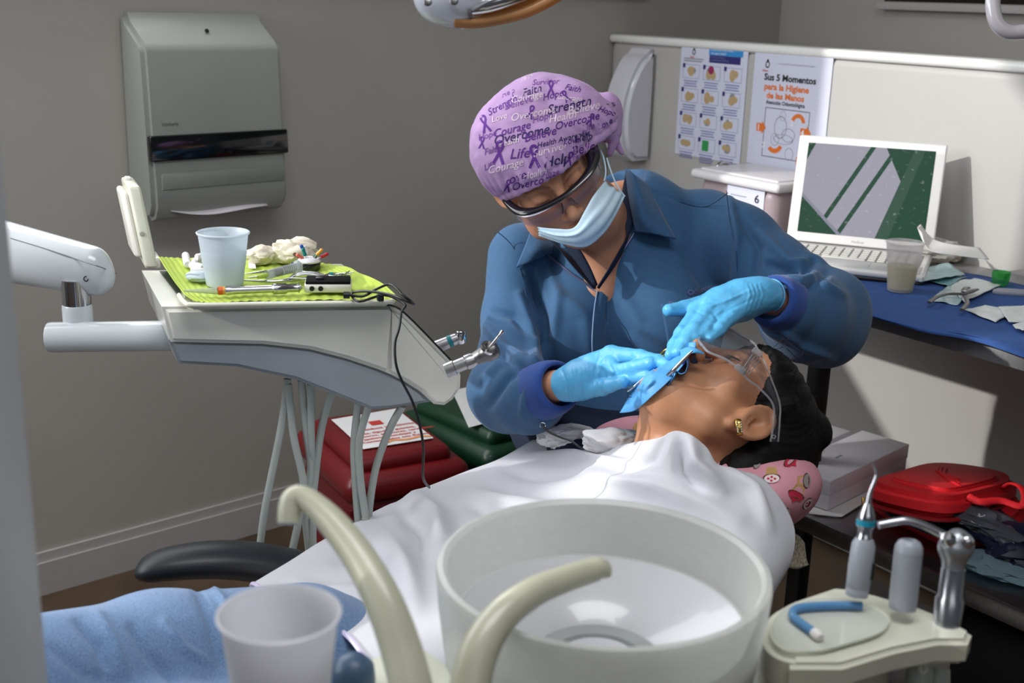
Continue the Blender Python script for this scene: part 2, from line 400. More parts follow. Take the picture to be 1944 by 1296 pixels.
# baseboard along the left wall, two steps as in the photograph
bm = bmesh.new(); bm_box(bm, ML, 4.2, .012, .075, c=(1.0, -.006, .0375)); bm_box(bm, ML, 4.2, .007, .022, c=(1.0, -.0035, .086))
struct(bmo('baseboard_left', bm, m_trimw))
# right wall: lower white partition, grey wall well behind it, its window
bm = bmesh.new(); bm_box(bm, MR, 2.2, .07, 1.165, bev=.022, seg=4, c=(1.1, .035, .5825))
struct(bmo('wall_right', bm, m_panel, autos=.6))
bm = bmesh.new(); bm_box(bm, MR, 2.2, .085, .022, bev=.009, seg=3, c=(1.1, .035, 1.17))
struct(bmo('trim_2', bm, mat('partition_cap', (236, 235, 232), .3, var=.01), autos=.6))
BK = CORN-nr*.75
MB = frame(BK, dr, -nr, Z3)
pw = onW(1885, 4, BK, nr); uW = float((pw-BK)@dr); zW = float(pw[2])
bm = bmesh.new(); bm_box(bm, MB, 4.5, .1, zW-.03, c=(1.3, .05, (zW-.03)/2)); bm_box(bm, MB, 1.2+uW-.35+.85, .1, 2.7-zW+.03, c=((-.95+uW-.35)/2, .05, (2.7+zW-.03)/2))
bm_box(bm, MB, 4.5, .1, .3, c=(1.3, .05, 2.55))
struct(bmo('wall_back', bm, m_wall))
w2 = bpy.data.objects.new('window_2', None); COL.objects.link(w2); w2.location = Vector(pw); MW['window_2'] = Matrix.Translation(w2.location); w2['kind'] = 'structure'
box('window_frame', MB, (3.2, .05, .05), mat('dark_bronze', (34, 26, 24), .4), w2, c=(uW+1.25, .02, zW+.02))
box('window_sill', MB, (3.2, .08, .02), m_trimw, w2, c=(uW+1.25, .0, zW-.018))
box('pane', MB, (3.1, .008, 1.2), clearfilm('window_glass', (190, 225, 205), .8), w2, bev=0, c=(uW+1.25, .03, zW+.65))
# pale post close to the lens at the left edge
e1 = P(-20, 648, .62)
pst = struct(box('trim_1', (e1[0]-.0575, e1[1], 1.1), (.115, .08, 2.2), mat('post_paint', (176, 178, 180), .45, var=.02), bev=.006))
# ================================================================== PAPER TOWEL DISPENSER
o0 = onW(246, 398, LW, nl); MD = frame(o0, dl, nl, Z3)   # x along, y out of the wall, z up
m_dp = mat('dispenser_plastic', (150, 153, 145), .42, var=.03, scale=5, coat=.1)
DW, DH = .315, .405
disp = thing('paper_towel_dispenser', 'grey paper towel dispenser with a black window band on the grey wall', 'towel dispenser', MD @ Vector((DW/2, .05, 0)))
MDx = MD @ Matrix(((0, 0, 1, 0), (1, 0, 0, 0), (0, 1, 0, 0), (0, 0, 0, 1)))   # profile (out, up) extruded along x
pf = [(0, .03), (0, DH), (.022, DH), (.034, DH-.018), (.095, DH-.058), (.103, DH-.075), (.118, .055), (.118, .02), (.105, -.004), (.085, -.012), (.07, .0), (.062, .03)]
poly_extrude('cover', pf, MDx, 0, DW, m_dp, disp, bev=.01, seg=4)
mb = MD @ Matrix.Translation((0, .1135, .14)) @ Matrix.Rotation(math.radians(3.4), 4, 'X')
box('window_band', mb, (DW-.012+.014, .016, .052), mat('smoked_window', (12, 12, 14), .12, coat=.5), disp, bev=.004, c=(DW/2, 0, 0))
box('lower_flap', MD @ Matrix.Translation((0, .118, .072)) , (DW-.03, .006, .034), mat('flap_plastic', (140, 145, 135), .4, var=.02), disp, bev=.003, c=(DW/2+.006, 0, 0))
box('slot', MD, (DW-.05, .05, .018), mat('dark_slot', (20, 20, 18), .7), disp, bev=.004, c=(DW/2+.008, .09, .022))
G = gridsurf([[MD @ Vector((.04+.225*s, .075+.04*t+.01*math.sin(3*s), .02-.022*t*(.4+.6*math.sin(2.4*s))-.004*math.sin(6*s))) for s in np.linspace(0, 1, 6)] for t in (0, .5, 1)], 4, 4)
sheet('paper_towel', G, mat('tissue', (226, 222, 226), .8, var=.02), disp, .0012)
lathe('lock', [(0, .002), (.004, .002), (.005, 0)], MD @ Matrix.Translation((.16, .068, DH-.035)) @ Matrix.Rotation(-.98, 4, 'X'), m_black, disp, 16)
text('lettering', 'Kimberly', .010, MD @ Matrix.Translation((.03, .1125, .185)) @ Matrix.Rotation(math.pi/2, 4, 'X') @ Matrix.Rotation(0, 4, 'Y'), mat('faint_print', (112, 116, 108), .5), disp)
# ================================================================== SOAP DISPENSER
sp = onW(1228, 205, CORN, nr); sc_ = .0
MS = frame(onW(1210, 300, CORN, nr), dr, nr, Z3)
soap = thing('soap_dispenser', 'white wall soap dispenser with curved front and round sensor eye, behind the dentist', 'soap dispenser', MS @ Vector((0, .04, .12)))
zb = float(onW(1210, 300, CORN, nr)[2]); zt = float(onW(1240, 108, CORN, nr)[2]); h_ = zt-zb
pf = [(0, 0), (0, h_), (.03, h_+.004), (.055, h_*.93), (.085, h_*.72), (.1, h_*.48), (.097, h_*.25), (.08, h_*.08), (.055, 0)]
MSx = MS @ Matrix(((0, 0, 1, 0), (1, 0, 0, 0), (0, 1, 0, 0), (0, 0, 0, 1)))
poly_extrude('housing', [(a, b) for a, b in crom(pf, 4)], MSx, -.045, .055, mat('soap_white', (214, 213, 220), .25, var=.01, coat=.5), soap, bev=.013, seg=5)
lathe('sensor_eye', [(0, .006), (.0065, .005), (.0075, 0)], MS @ Matrix.Translation((-.018, .101, h_*.5)) @ Matrix.Rotation(-math.pi/2, 4, 'X'), m_black, soap, 18)
lathe('viewing_window', [(0, .004), (.012, .003), (.014, 0)], MS @ Matrix.Translation((-.02, .094, h_*.26)) @ Matrix.Rotation(-math.pi/2-.15, 4, 'X') @ Matrix.Diagonal((1, 2.0, 1, 1)), clearfilm('smoke_window', (160, 160, 170), .5), soap, 24)
# ================================================================== POSTERS
m_pap = mat('poster_paper', (212, 214, 232), .45, var=.01, coat=.15)
def poster(name, label, tl, tr, bl, z0=None):
    a = onW(*tl, CORN, nr); b = onW(*tr, CORN, nr); c = onW(*bl, CORN, nr); u0 = float((a-CORN)@dr); u1 = float((b-CORN)@dr)
    hh = a[2]-c[2]; w = u1-u0; o = CORN+dr*u0+nr*.002; o = o.copy(); o[2] = a[2]-hh
    M = frame(o, dr, Z3, nr)   # x right, y up, z toward viewer
    t = thing(name, label, 'poster', M @ Vector((w/2, hh/2, 0)))
    box('paper', M, (w, hh, .0012), m_pap, t, bev=0, c=(w/2, hh/2, 0)); return t, M, w, hh
def quads(name, rects, M, m, par, z=.0009):
    v = []; f = []
    for x, y, a, b in rects:
        k = len(v); v += [M @ Vector(p) for p in ((x, y, z), (x+a, y, z), (x+a, y+b, z), (x, y+b, z))]; f.append((k, k+1, k+2, k+3))
    return pm(name, v, f, m, par, False)
def ringq(x, y, a, b, t): return [(x, y, a, t), (x, y+b-t, a, t), (x, y, t, b), (x+a-t, y, t, b)]
pi_ = {k: mat('ink_'+k, c, .6, var=.03) for k, c in dict(navy=(44, 40, 110), blue=(52, 140, 205), green=(48, 150, 80), tan=(186, 160, 118), grey=(140, 142, 150), black=(24, 24, 28), red=(205, 60, 50), orange=(226, 118, 44), lilac=(128, 128, 178), white=(235, 235, 240), magenta=(150, 40, 90)).items()}
def disc(name, cx, cy, r, r2, M, m, par, n=20, z=.001, sy=1, a0=0, a1=2*math.pi):
    v = []; f = []
    for i in range(n+1):
        a = a0+(a1-a0)*i/n
        v += [M @ Vector((cx+r*math.cos(a), cy+r*sy*math.sin(a), z)), M @ Vector((cx+r2*math.cos(a), cy+r2*sy*math.sin(a), z))]
        if i: f.append((2*i-2, 2*i-1, 2*i+1, 2*i))
    return pm(name, v, f, m, par, False)
po, M, w, hh = poster('hand_washing_poster', 'white poster with twelve small hand washing pictures and a blue heading', (1296, 82), (1423, 92), (1280, 290))
quads('blue_heading', [(w*.43, hh*.915, w*.5, hh*.07)], M, pi_['blue'], po); quads('navy_heading', [(w*.44, hh*.85, w*.46, hh*.065)], M, pi_['navy'], po)
text('heading_lettering', '¿Cómo lavarse las manos\ncon agua y jabón?', hh*.03, M @ Matrix.Translation((w*.46, hh*.955, .0011)), pi_['white'], po, ext=0, sx=.9)
text('navy_lettering', 'Duración de todo el\nprocedimiento: 40-60 seg.', hh*.024, M @ Matrix.Translation((w*.46, hh*.892, .0011)), pi_['lilac'], po, ext=0, sx=.9)
def logo(par, M, cx, cy, s):
    disc('emblem', cx, cy, s*.62, s, M, pi_['black'], par, sy=1.15)
    v = [M @ Vector(p) for p in ((cx-s*.6, cy+s*.9, .0012), (cx+s*.6, cy+s*.9, .0012), (cx+s*.15, cy+s*1.9, .0012), (cx-s*.15, cy+s*1.9, .0012))]
    pm('emblem_top', v, [(0, 1, 2, 3)], pi_['black'], par, False)
    text('emblem_lettering', 'Clínica', s*.95, M @ Matrix.Translation((cx-s*2.2, cy-s*2.3, .0011)), pi_['red'], par, ext=0, bold=s*.02)
logo(po, M, w*.2, hh*.93, hh*.022)
fr = []; tx = []; nb = []; pics = {k: [] for k in ('tan', 'grey')}
for r in range(4):
    for c in range(3):
        x = w*(.05+.315*c); y = hh*(.695-.215*r); a, b = w*.255, hh*.125
        ro = [(x, y), (x+a, y), (x+a, y+b), (x, y+b)]; ri = [(x+.0011, y+.0011), (x+a-.0011, y+.0011), (x+a-.0011, y+b-.0011), (x+.0011, y+b-.0011)]
        pm('picture_frame', [M @ Vector((p[0], p[1], .0009)) for p in ro+ri], [(k, (k+1) % 4, 4+(k+1) % 4, 4+k) for k in range(4)], pi_['lilac'], po, False)
        quads('number_tab', [(x-.002, y+b-.009, .009, .011)], M, pi_['navy'], po, z=.0011)
        for k in range(3+(r*c) % 2): tx.append((x+w*(.02+.012*(k % 2)), y-.008-.0062*k, w*(.21-.024*(k % 2)), .003))
        if not (r == 3 and c == 1):
            rr = random.Random(r*3+c)
            for k in range(4): disc('hand_drawing', x+a*(.3+.4*rr.random()), y+b*(.35+.3*rr.random()), 0, a*(.1+.1*rr.random()), M, pi_['tan' if k else 'grey'], po, 10, z=.001+k*5e-5, sy=.7+.8*rr.random())
quads('caption_print', tx, M, pi_['lilac'], po)['kind'] = 'stuff'
quads('green_towel_drawing', [(w*.42, hh*.065, w*.1, hh*.095)], M, pi_['green'], po); disc('cuff_drawing', w*.48, hh*.785, 0, w*.045, M, pi_['magenta'], po, 10, z=.0014)
quads('small_print', [(w*.05, hh*.865, w*.3, .003), (w*.05, hh*.845, w*.28, .003)], M, pi_['grey'], po)
po, M, w, hh = poster('hand_hygiene_poster', 'white poster headed Sus 5 Momentos with orange arrows, behind the laptop', (1436, 93), (1585, 99), (1420, 308))
logo(po, M, w*.18, hh*.875, hh*.026)
text('small_lettering', 'Lo que sea por sus manos, siempre por ser seguro', hh*.02, M @ Matrix.Translation((w*.32, hh*.885, .0011)), pi_['grey'], po, ext=0)
for s_, sz, x, y, k in (('Sus 5 Momentos', .078, .15, .745, 'black'), ('para la Higiene', .076, .16, .665, 'orange'), ('de las Manos', .074, .2, .59, 'orange'), ('Atención Odontológica', .047, .2, .54, 'black')):
    text('lettering', s_, hh*sz, M @ Matrix.Translation((w*x, hh*y, .0011)), pi_[k], po, ext=0, bold=.0007 if sz > .05 else .0003, sx=1.12 if sz > .05 else 1.0)
quads('drawing_frame', ringq(w*.2, hh*.08, w*.58, hh*.43, .0016), M, pi_['black'], po)
def arrow(x, y, s):
    pts = [(0, -.5), (.9, -.5), (.9, -.85), (1.6, 0), (.9, .85), (.9, .5), (0, .5)]
    v = [M @ Vector((x+a*s, y+b*s, .0012)) for a, b in pts]; pm('orange_arrow', v, [tuple(range(7))], pi_['orange'], po, False)
arrow(w*.1, hh*.33, hh*.07); arrow(w*.68, hh*.33, hh*.075)
quads('orange_block', [(w*.66, hh*.045, w*.22, hh*.075)], M, pi_['orange'], po, z=.0012)
disc('curved_arrow', w*.64, hh*.405, hh*.045, hh*.08, M, pi_['orange'], po, 14, z=.0012, a0=.1, a1=2.9)
disc('curved_arrow', w*.36, hh*.22, hh*.06, hh*.1, M, pi_['orange'], po, 14, z=.0012, a0=-2.4, a1=-.4)
for s_, x, y in (('1', .11, .305), ('2', .545, .375), ('3', .2, .155), ('4', .69, .305), ('5', .675, .058)):
    text('number', s_, hh*.07, M @ Matrix.Translation((w*x, hh*y, .0016)), pi_['white'], po, ext=0, bold=.0006)
for cx, cy, a, b in ((.44, .45, .035, .04), (.42, .35, .075, .09), (.53, .29, .08, .055), (.56, .13, .05, .05), (.47, .25, .12, .04), (.36, .24, .05, .05)):
    disc('figure_outline', w*cx, hh*cy, w*a, w*a*1.09, M, pi_['grey'], po, 24, sy=hh*b/(w*a))
# ================================================================== PEOPLE
def cv(a, b, c): return a*rt+b*up-c*fw
def headframe(o, U, Fv, s):
    Fv = nrm(Fv); U = np.asarray(U, float); U = nrm(U-Fv*(U@Fv)); L = np.cross(U, Fv); R = np.stack([L, U, Fv], 1)
    return R, (lambda x, y, z: o+s*(R@np.array([x, y, z], float)))
def rotx(R, a):
    c, s_ = math.cos(a), math.sin(a); return R@np.array([[1, 0, 0], [0, c, -s_], [0, s_, c]])
def roty(R, a):
    c, s_ = math.cos(a), math.sin(a); return R@np.array([[c, 0, s_], [0, 1, 0], [-s_, 0, c]])
def rotz(R, a):
    c, s_ = math.cos(a), math.sin(a); return R@np.array([[c, -s_, 0], [s_, c, 0], [0, 0, 1]])
def head(S_, R, H, s, jaw=0, ey=0, es=1, ez=0):
    e = lambda c, r, k=.012, sub=False, Q=None: S_.ell(H(*c), np.array(r)*s, R if Q is None else Q, k*s, sub)
    c_ = lambda a, b, ra, rb, k=.01, sub=False: S_.cone(H(*a), H(*b), ra*s, rb*s, k*s, sub)
    e((0, .035, -.018), (.074, .078, .094)); e((0, .035, .03), (.064, .055, .052), .02)
    e((0, -.03, .03), (.060, .062, .050), .02)
    for q in (-1, 1):
        e((q*.037, -.028, .052), (.024, .022, .022), .024)
        c_((q*.054, -.045, -.002), (q*.046, -.075-jaw*.6, .018), .016, .017, .03); c_((q*.046, -.075-jaw*.6, .018), (0, -.098-jaw, .062), .017, .017, .03)
    c_((0, -.06, .045), (0, -.09-jaw, .055), .038, .03, .02)
    e((0, -.1-jaw, .072), (.02, .016, .014), .012)
    e((0, -.068, .068), (.03, .028, .018), .012)      # muzzle
    for q in (-1, 1): c_((q*.012, .020, .080), (q*.046, .018, .064), .008, .006, .012)
    for q in (-1, 1): e((q*.031, .0, .087), (.019, .011, .011), .008, True)
    for q in (-1, 1): e((q*.031, .001, .0685), (.0145, .0125, .0135), .004)
    for q in (-1, 1): c_((q*.019, -.0015, .0795), (q*.043, -.0025, .072), .0022, .002, .003)   # closed lid line
    c_((0, .010, .083), (0, -.034, .107), .0075, .0095, .009); e((0, -.038, .106), (.0105, .009, .009), .006)
    for q in (-1, 1): e((q*.0125, -.041, .096), (.0075, .0075, .009), .006)
    for q in (-1, 1): e((q*.006, -.047, .101), (.0035, .003, .005), .002, True)
    e((0, -.064, .089), (.022, .0055, .007), .004); e((0, -.074, .087), (.018, .006, .007), .004); c_((-.02, -.069, .093), (.02, -.069, .093), .0015, .0015, .002, True)
    for q in (-1, 1):
        Q = roty(rotz(R, 0), q*(math.pi/2-.42))       # ear plane: z axis outwards
        Q = rotz(Q, q*.18) if True else Q
        H0 = H; H = lambda x, y, z: H0(x, ey+(y)*es, z+ez); s0 = s; s = s*es; o = H(q*.0795, -.004, -.012)
        S_.ell(H(q*.0725, -.004, -.006), np.array([.010, .024, .014])*s, R, .006*s)
        S_.ell(o, np.array([.015, .026, .005])*s, Q, .005*s)
        S_.ell(H(q*.088, -.005, -.008), np.array([.011, .0155, .0095])*s, R, .003*s, True)
        S_.torus(o+Q@np.array([0, .004, .003])*s, Q, .0155*s, .0255*s, .0040*s, .0025*s)
        S_.torus(o+Q@np.array([q*.003, -.001, .002])*s, Q, .009*s, .015*s, .0022*s, .003*s)
        S_.ell(H(q*.075, -.03, -.002), np.array([.0055, .009, .007])*s, R, .005*s); H = H0; s = s0
def headcol(v, R, o, s, brow=(.25, .16, .12), lip=(1.0, .55, .5)):
    p = (v-o)@R/s; c = np.ones((len(v), 3)); x = np.abs(p[:, 0]); y = p[:, 1]; z = p[:, 2]
    def mixc(m_, k): c[:] = c*(1-m_[:, None])+c*np.array(k)*m_[:, None]
    nzz = .5+.5*vnoise(p*1.0, 900, 3)
    arc = .020+.006*np.sin(np.clip((x-.012)/.036, 0, 1)*2.6)
    mixc((np.clip(1-np.abs(y-arc)/.0055, 0, 1)**.6)*((x > .011) & (x < .05) & (z > .03))*(.75+.25*nzz), brow)
    mixc(np.clip(1.3-np.hypot(x/.024, (y+.069)/.0095), 0, 1).clip(0, 1)*(z > .075), lip)
    mixc(np.clip(1.2-np.hypot((x-.031)/.014, (y+.0045)/.0028), 0, 1)*(z > .055), (.12, .08, .07))
    mixc(np.clip(1-np.hypot((x-.04)/.02, (y+.03)/.02), 0, 1)*.25*(z > .03), (1.05, .75, .7))
    return c
m_skin = mat('skin', (196, 142, 112), .48, var=.05, scale=60, bump=.06, bscale=900, vcol='skin', sss=.12)
m_skin2 = mat('skin_tan', (188, 134, 100), .45, var=.05, scale=60, bump=.06, bscale=900, vcol='skin', sss=.12)
m_scrub = mat('blue_jacket_cloth', (50, 91, 130), .8, var=.05, scale=120, bump=.1, bscale=1500, sheen=.15)
m_rib = mat('rib_knit', (38, 74, 148), .9, var=.1, scale=200, stretch=(1, 1, 1), sheen=.2)
m_navy = mat('navy_cloth', (22, 34, 58), .9, var=.1)
m_glove = mat('nitrile_glove', (92, 178, 226), .38, var=.04, scale=80, bump=.1, bscale=500, sss=.1)
# ------------------------------------------------------------------ dentist
dent = thing('person', 'dentist in blue zip jacket, lilac printed cap, mask and gloves, leaning over the patient', 'person', P(1180, 1000, 2.1))
HO = P(1033, 326, 1.88); HS = .94
HR, HH = headframe(HO, cv(-.45, .72, .58), cv(.28, -.50, .82), HS)
neck0 = P(1150, 470, 2.06)
lo = P(1180, 700, 2.05)-np.array([.42, .42, .60]); hi = P(1180, 700, 2.05)+np.array([.42, .16, .46])
B = SDF(lo, hi, .0033)
head(B, HR, HH, HS)
B.chain([HH(0, -.02, -.035), P(1118, 400, 1.98), neck0], [.050, .052, .058], .02)
B.cone(P(1040, 495, 2.13), P(1330, 455, 2.14), .045, .05, .03); B.ell(P(1185, 600, 2.13), (.15, .10, .24), None, .04); B.ell(P(1175, 830, 2.13), (.15, .11, .13), None, .04)
B.cone(neck0, P(1135, 560, 2.03), .055, .045, .03)
RA = [P(990, 490, 2.07), P(975, 600, 2.03), P(975, 735, 1.96), P(1020, 742, 1.86), P(1078, 726, 1.775)]
LA = [P(1345, 445, 2.09), P(1455, 515, 2.02), P(1560, 605, 1.94), P(1505, 585, 1.85), P(1452, 563, 1.76)]
B.chain(RA, [.036, .030, .033, .030, .0205], .015); B.chain(LA, [.045, .040, .038, .030, .0205], .015)
v, f = B.mesh(); v = lap(v, f, 1, .4)
npmesh('body', v, f, m_skin, dent, headcol(v, HR, HO, HS)); BV_body = BVHTree.FromPolygons([tuple(x) for x in v[::1]], [tuple(int(a) for a in x) for x in f])
def hit(bv, x, y, off=0.0, dflt=2.0):
    d = ray(x, y); d = d/np.linalg.norm(d); r = bv.ray_cast(Vector(CAM), Vector(d))
    if r[0] is None: return P(x, y, dflt)
    return np.array(r[0])-d*off
# jacket
J = SDF(lo-np.array([.03, .02, .0]), hi+np.array([.09, .06, 0]), .0042)
J.ell(P(1185, 590, 2.13), (.178, .125, .25), None, .04); J.ell(P(1170, 850, 2.12), (.172, .15, .17), None, .05)
J.cone(P(1015, 478, 2.12), P(1342, 432, 2.13), .052, .058, .04); J.cone(P(1165, 440, 2.12), P(1190, 400, 2.13), .08, .066, .04)
J.ell(P(1078, 630, 2.035), (.078, .072, .08), None, .05); J.ell(P(1262, 610, 2.04), (.082, .075, .085), None, .05)
J.chain([P(990, 488, 2.07), P(972, 600, 2.03), P(972, 690, 1.98), P(968, 742, 1.94), P(1004, 749, 1.885), P(1020, 747, 1.855)], [.058, .048, .055, .064, .058, .047], .022)
J.chain([P(1342, 440, 2.10), P(1400, 470, 2.06), P(1470, 525, 2.01), P(1558, 603, 1.94), P(1525, 598, 1.87), P(1495, 588, 1.82)], [.072, .070, .064, .072, .066, .050], .022)
J.ell(P(1592, 585, 1.95), (.042, .04, .05), None, .03); J.cone(P(1525, 628, 1.88), P(1572, 640, 1.92), .038, .040, .03); J.ell(P(1541, 512, 1.965), (.022, .02, .024), None, .014)
# opening at the neck
J.cone(P(1120, 380, 1.95), P(1132, 545, 1.965), .078, .012, .012, True); J.cone(P(1130, 440, 2.10), P(1150, 330, 2.06), .062, .066, .012, True)
J.plane_cut((0, 0, .50), (0, 0, -1)); v, f = J.mesh(); v = lap(v, f, 2, .5); n = vert_normals(v, f)
v = v+n*(.0022*vnoise(v, 38, 1)*np.clip(vnoise(v, 11, 5)+.5, 0, 1))[:, None]
n = vert_normals(v, f)
FL = [([(1012, 520), (1030, 600), (1045, 690)], 9, -.012), ([(985, 560), (1010, 640), (1020, 700)], 10, .008), ([(940, 590), (975, 600), (1010, 640)], 8, -.007),
      ([(925, 620), (960, 665), (1010, 690)], 9, .009), ([(930, 655), (970, 690), (1020, 700)], 7, -.009), ([(915, 720), (950, 690), (1010, 690)], 8, .006),
      ([(1000, 690), (960, 720), (930, 770)], 9, -.007), ([(1030, 705), (1000, 740), (990, 790)], 8, .006), ([(1040, 690), (1015, 712)], 5, -.007), ([(1035, 720), (1008, 735)], 5, -.007), ([(1036, 760), (1010, 770)], 5, -.007), ([(1046, 790), (1030, 800)], 5, -.006),
      ([(1060, 560), (1110, 600), (1125, 690)], 16, .005), ([(1030, 480), (1060, 560), (1050, 640)], 12, .005), ([(1020, 560), (1050, 690), (1100, 740)], 10, -.005),
      ([(1180, 560), (1220, 620), (1290, 660)], 14, .005), ([(1150, 600), (1180, 700), (1190, 780)], 8, .004), ([(1300, 480), (1340, 540), (1330, 640)], 14, -.006), ([(1200, 640), (1260, 690), (1300, 700)], 10, .004),
      ([(1385, 380), (1400, 450), (1395, 540)], 8, .008), ([(1400, 400), (1440, 470), (1430, 540)], 9, -.008), ([(1440, 440), (1500, 500), (1540, 500)], 9, .008), ([(1460, 500), (1520, 520), (1545, 495)], 8, -.012),
      ([(1490, 530), (1540, 530), (1600, 560)], 9, .007), ([(1500, 560), (1540, 545), (1570, 515)], 9, -.008), ([(1475, 620), (1520, 655), (1580, 680)], 8, .006), ([(1480, 545), (1500, 555)], 5, -.006), ([(1476, 570), (1505, 575)], 5, -.006), ([(1470, 600), (1495, 612)], 5, -.007), ([(1455, 622), (1480, 636)], 5, -.006),
      ([(1230, 360), (1300, 385), (1380, 400)], 3, -.002), ([(1380, 362), (1392, 440), (1398, 520)], 2.5, -.002)]
v = folds(v, n, [(a, b*.85, c*1.4) for a, b, c in FL])
jk = npmesh('jacket', v, f, m_scrub, dent); BV_j = BVHTree.FromPolygons([tuple(x) for x in v], [tuple(int(a) for a in x) for x in f])
def onj(x, y, off=.003): return hit(BV_j, x, y, off, 2.0)
def jgrid(name, rows, offs, m=m_scrub, th=.0025, curl=None):
    R_ = [[onj(*p, off=o) for p, o in zip(r, oo)] for r, oo in zip(rows, offs)]
    G = gridsurf(R_, 5, 5); return sheet(name, G, m, dent, th)
jgrid('collar', [[(1008, 436), (1030, 440), (1056, 452)], [(995, 470), (1020, 472), (1050, 478)], [(979, 508), (1008, 497), (1040, 482)]], [[.004, .010, .006], [.006, .016, .014], [.006, .011, .010]])
dd = 1.99
G = gridsurf([[P(1186, 318, 2.02), P(1203, 330, 1.975), P(1232, 350, 2.03)], [P(1192, 368, 1.99), P(1214, 375, 1.955), P(1252, 392, 2.01)], [P(1200, 412, 1.975), P(1224, 418, 1.955), P(1268, 424, 1.99)], [P(1206, 440, 1.975), P(1240, 444, 1.965), P(1284, 452, 1.975)]], 5, 5)
sheet('collar', G, m_scrub, dent, .003)
G = gridsurf([[P(1035, 436, 1.99), P(1042, 450, 2.0), P(1060, 470, 2.03)], [P(1085, 500, 1.985), P(1092, 500, 2.0), P(1105, 498, 2.03)], [P(1128, 548, 1.985), P(1135, 543, 1.99), P(1140, 535, 2.01)]], 4, 4)
sheet('inner_facing', G, m_navy, dent, .002)
G = gridsurf([[P(1062, 455, 1.975), P(1085, 455, 1.965), P(1100, 470, 1.96)], [P(1092, 495, 1.965), P(1108, 495, 1.955), P(1120, 505, 1.955)], [P(1128, 545, 1.965), P(1132, 543, 1.96), P(1135, 540, 1.962)]], 4, 4)
sheet('shirt_neck', G, m_navy, dent, .002)
G = gridsurf([[P(1188, 330, 2.03), P(1175, 400, 2.0)], [P(1202, 400, 1.99), P(1190, 440, 1.975)], [P(1180, 480, 1.975), P(1172, 480, 1.965)], [P(1136, 548, 1.965), P(1133, 545, 1.962)]], 4, 4)
sheet('facing_edge', G, m_navy, dent, .002)
tube('zip', [onj(x, y, .003) for x, y in ((1040, 484), (1060, 500), (1085, 520), (1110, 537), (1132, 554))], .0022, mat('zip_teeth', (110, 116, 150), .35, metal=.6), dent, n=6)
tube('zip', [onj(x, y, .003) for x, y in ((1204, 442), (1185, 472), (1165, 505), (1148, 530), (1134, 554))], .0020, mat('zip_teeth'), dent, n=6)
jgrid('placket', [[(1134, 552), (1143, 546), (1156, 540)], [(1127, 600), (1138, 598), (1150, 596)], [(1125, 650), (1137, 650), (1149, 650)], [(1132, 720), (1144, 716), (1156, 712)]], [[.004, .006, .001]]*4)
tube('placket_highlight', [onj(x, y, .0065) for x, y in ((1134, 552), (1129, 580), (1126, 610), (1124, 650), (1126, 685), (1131, 718))], .0011, mat('placket_highlight_pale', (128, 156, 190), .8), dent, n=6)  # pale tube paints the highlight along the placket's edge
tube('seam', [onj(x, y, .0008) for x, y in ((1156, 545), (1151, 600), (1154, 660), (1160, 715))], .0007, mat('seam_thread', (40, 70, 105), .9), dent, n=5)
tube('seam', [onj(x, y, .0008) for x, y in ((1232, 362), (1290, 383), (1340, 392), (1382, 366))], .0007, mat('seam_thread'), dent, n=5)
tube('seam', [onj(x, y, .0008) for x, y in ((1379, 362), (1386, 420), (1398, 480), (1400, 540))], .0007, mat('seam_thread'), dent, n=5)
tube('seam', [onj(x, y, .0008) for x, y in ((945, 440), (975, 470), (990, 520), (1003, 580))], .0007, mat('seam_thread'), dent, n=5)
jgrid('pocket', [[(1254, 578), (1300, 570), (1350, 558)], [(1262, 620), (1305, 616), (1350, 610)], [(1268, 650), (1310, 650), (1350, 648)]], [[.003]*3]*3, th=.002)
def on_surface_text(name, s_, px, size, rot, m, par, fn, shear=.3, bold=.0, sub=None, space=1):
    v2, f2 = textverts(s_, size, shear, bold, space); c, q = math.cos(rot), math.sin(rot); v3 = []
    for a, b in v2: v3.append(fn(px[0]+a*c+b*q, px[1]+a*q-b*c))
    return pm(name, v3, f2, m, par, False)
m_emb = mat('embroidery', (120, 120, 160), .8)
on_surface_text('embroidery', 'Dra. Claudia', (1312, 576), 17, -.2, m_emb, dent, lambda x, y: onj(x, y, .006), shear=0)
on_surface_text('embroidery', 'Odontóloga', (1340, 552), 14, -.25, m_emb, dent, lambda x, y: onj(x, y, .006), shear=0)
# cuffs
def ringtube(name, a, b, ra, rb, m, par, n=48, rib=.0012, flat=1):
    ax = nrm(b-a); e = nrm(np.cross(ax, [0, 0, 1])); g = np.cross(ax, e); v = []; f = []; K = 9
    for j in range(K):
        t = j/(K-1); r = ra+(rb-ra)*t+.003*math.sin(t*math.pi); r = r if 0 < j < K-1 else r-.002
        for i in range(n*2):
            th_ = math.pi*i/n; rr = r+rib*(i % 2); v.append(a+(b-a)*t+rr*(math.cos(th_)*e+math.sin(th_)*g*flat))
        if j:
            for i in range(n*2): o_ = (j-1)*n*2; f.append((o_+i, o_+(i+1) % (2*n), o_+2*n+(i+1) % (2*n), o_+2*n+i))
    base = len(v)
    for j, (t, r) in enumerate(((1, rb-.006), (.2, ra-.006))):
        for i in range(n*2):
            th_ = math.pi*i/n; v.append(a+(b-a)*t+r*(math.cos(th_)*e+math.sin(th_)*g*flat))
    for j in range(2):
        o1 = (K-1)*2*n if j == 0 else base; o2 = base+j*2*n
        for i in range(2*n): f.append((o1+i, o1+(i+1) % (2*n), o2+(i+1) % (2*n), o2+i))
    return pm(name, v, f, m, par)
ringtube('cuff', P(1018, 747, 1.858), P(1063, 731, 1.80), .043, .037, m_rib, dent)
ringtube('cuff', P(1493, 583, 1.815), P(1462, 568, 1.775), .041, .036, m_rib, dent)
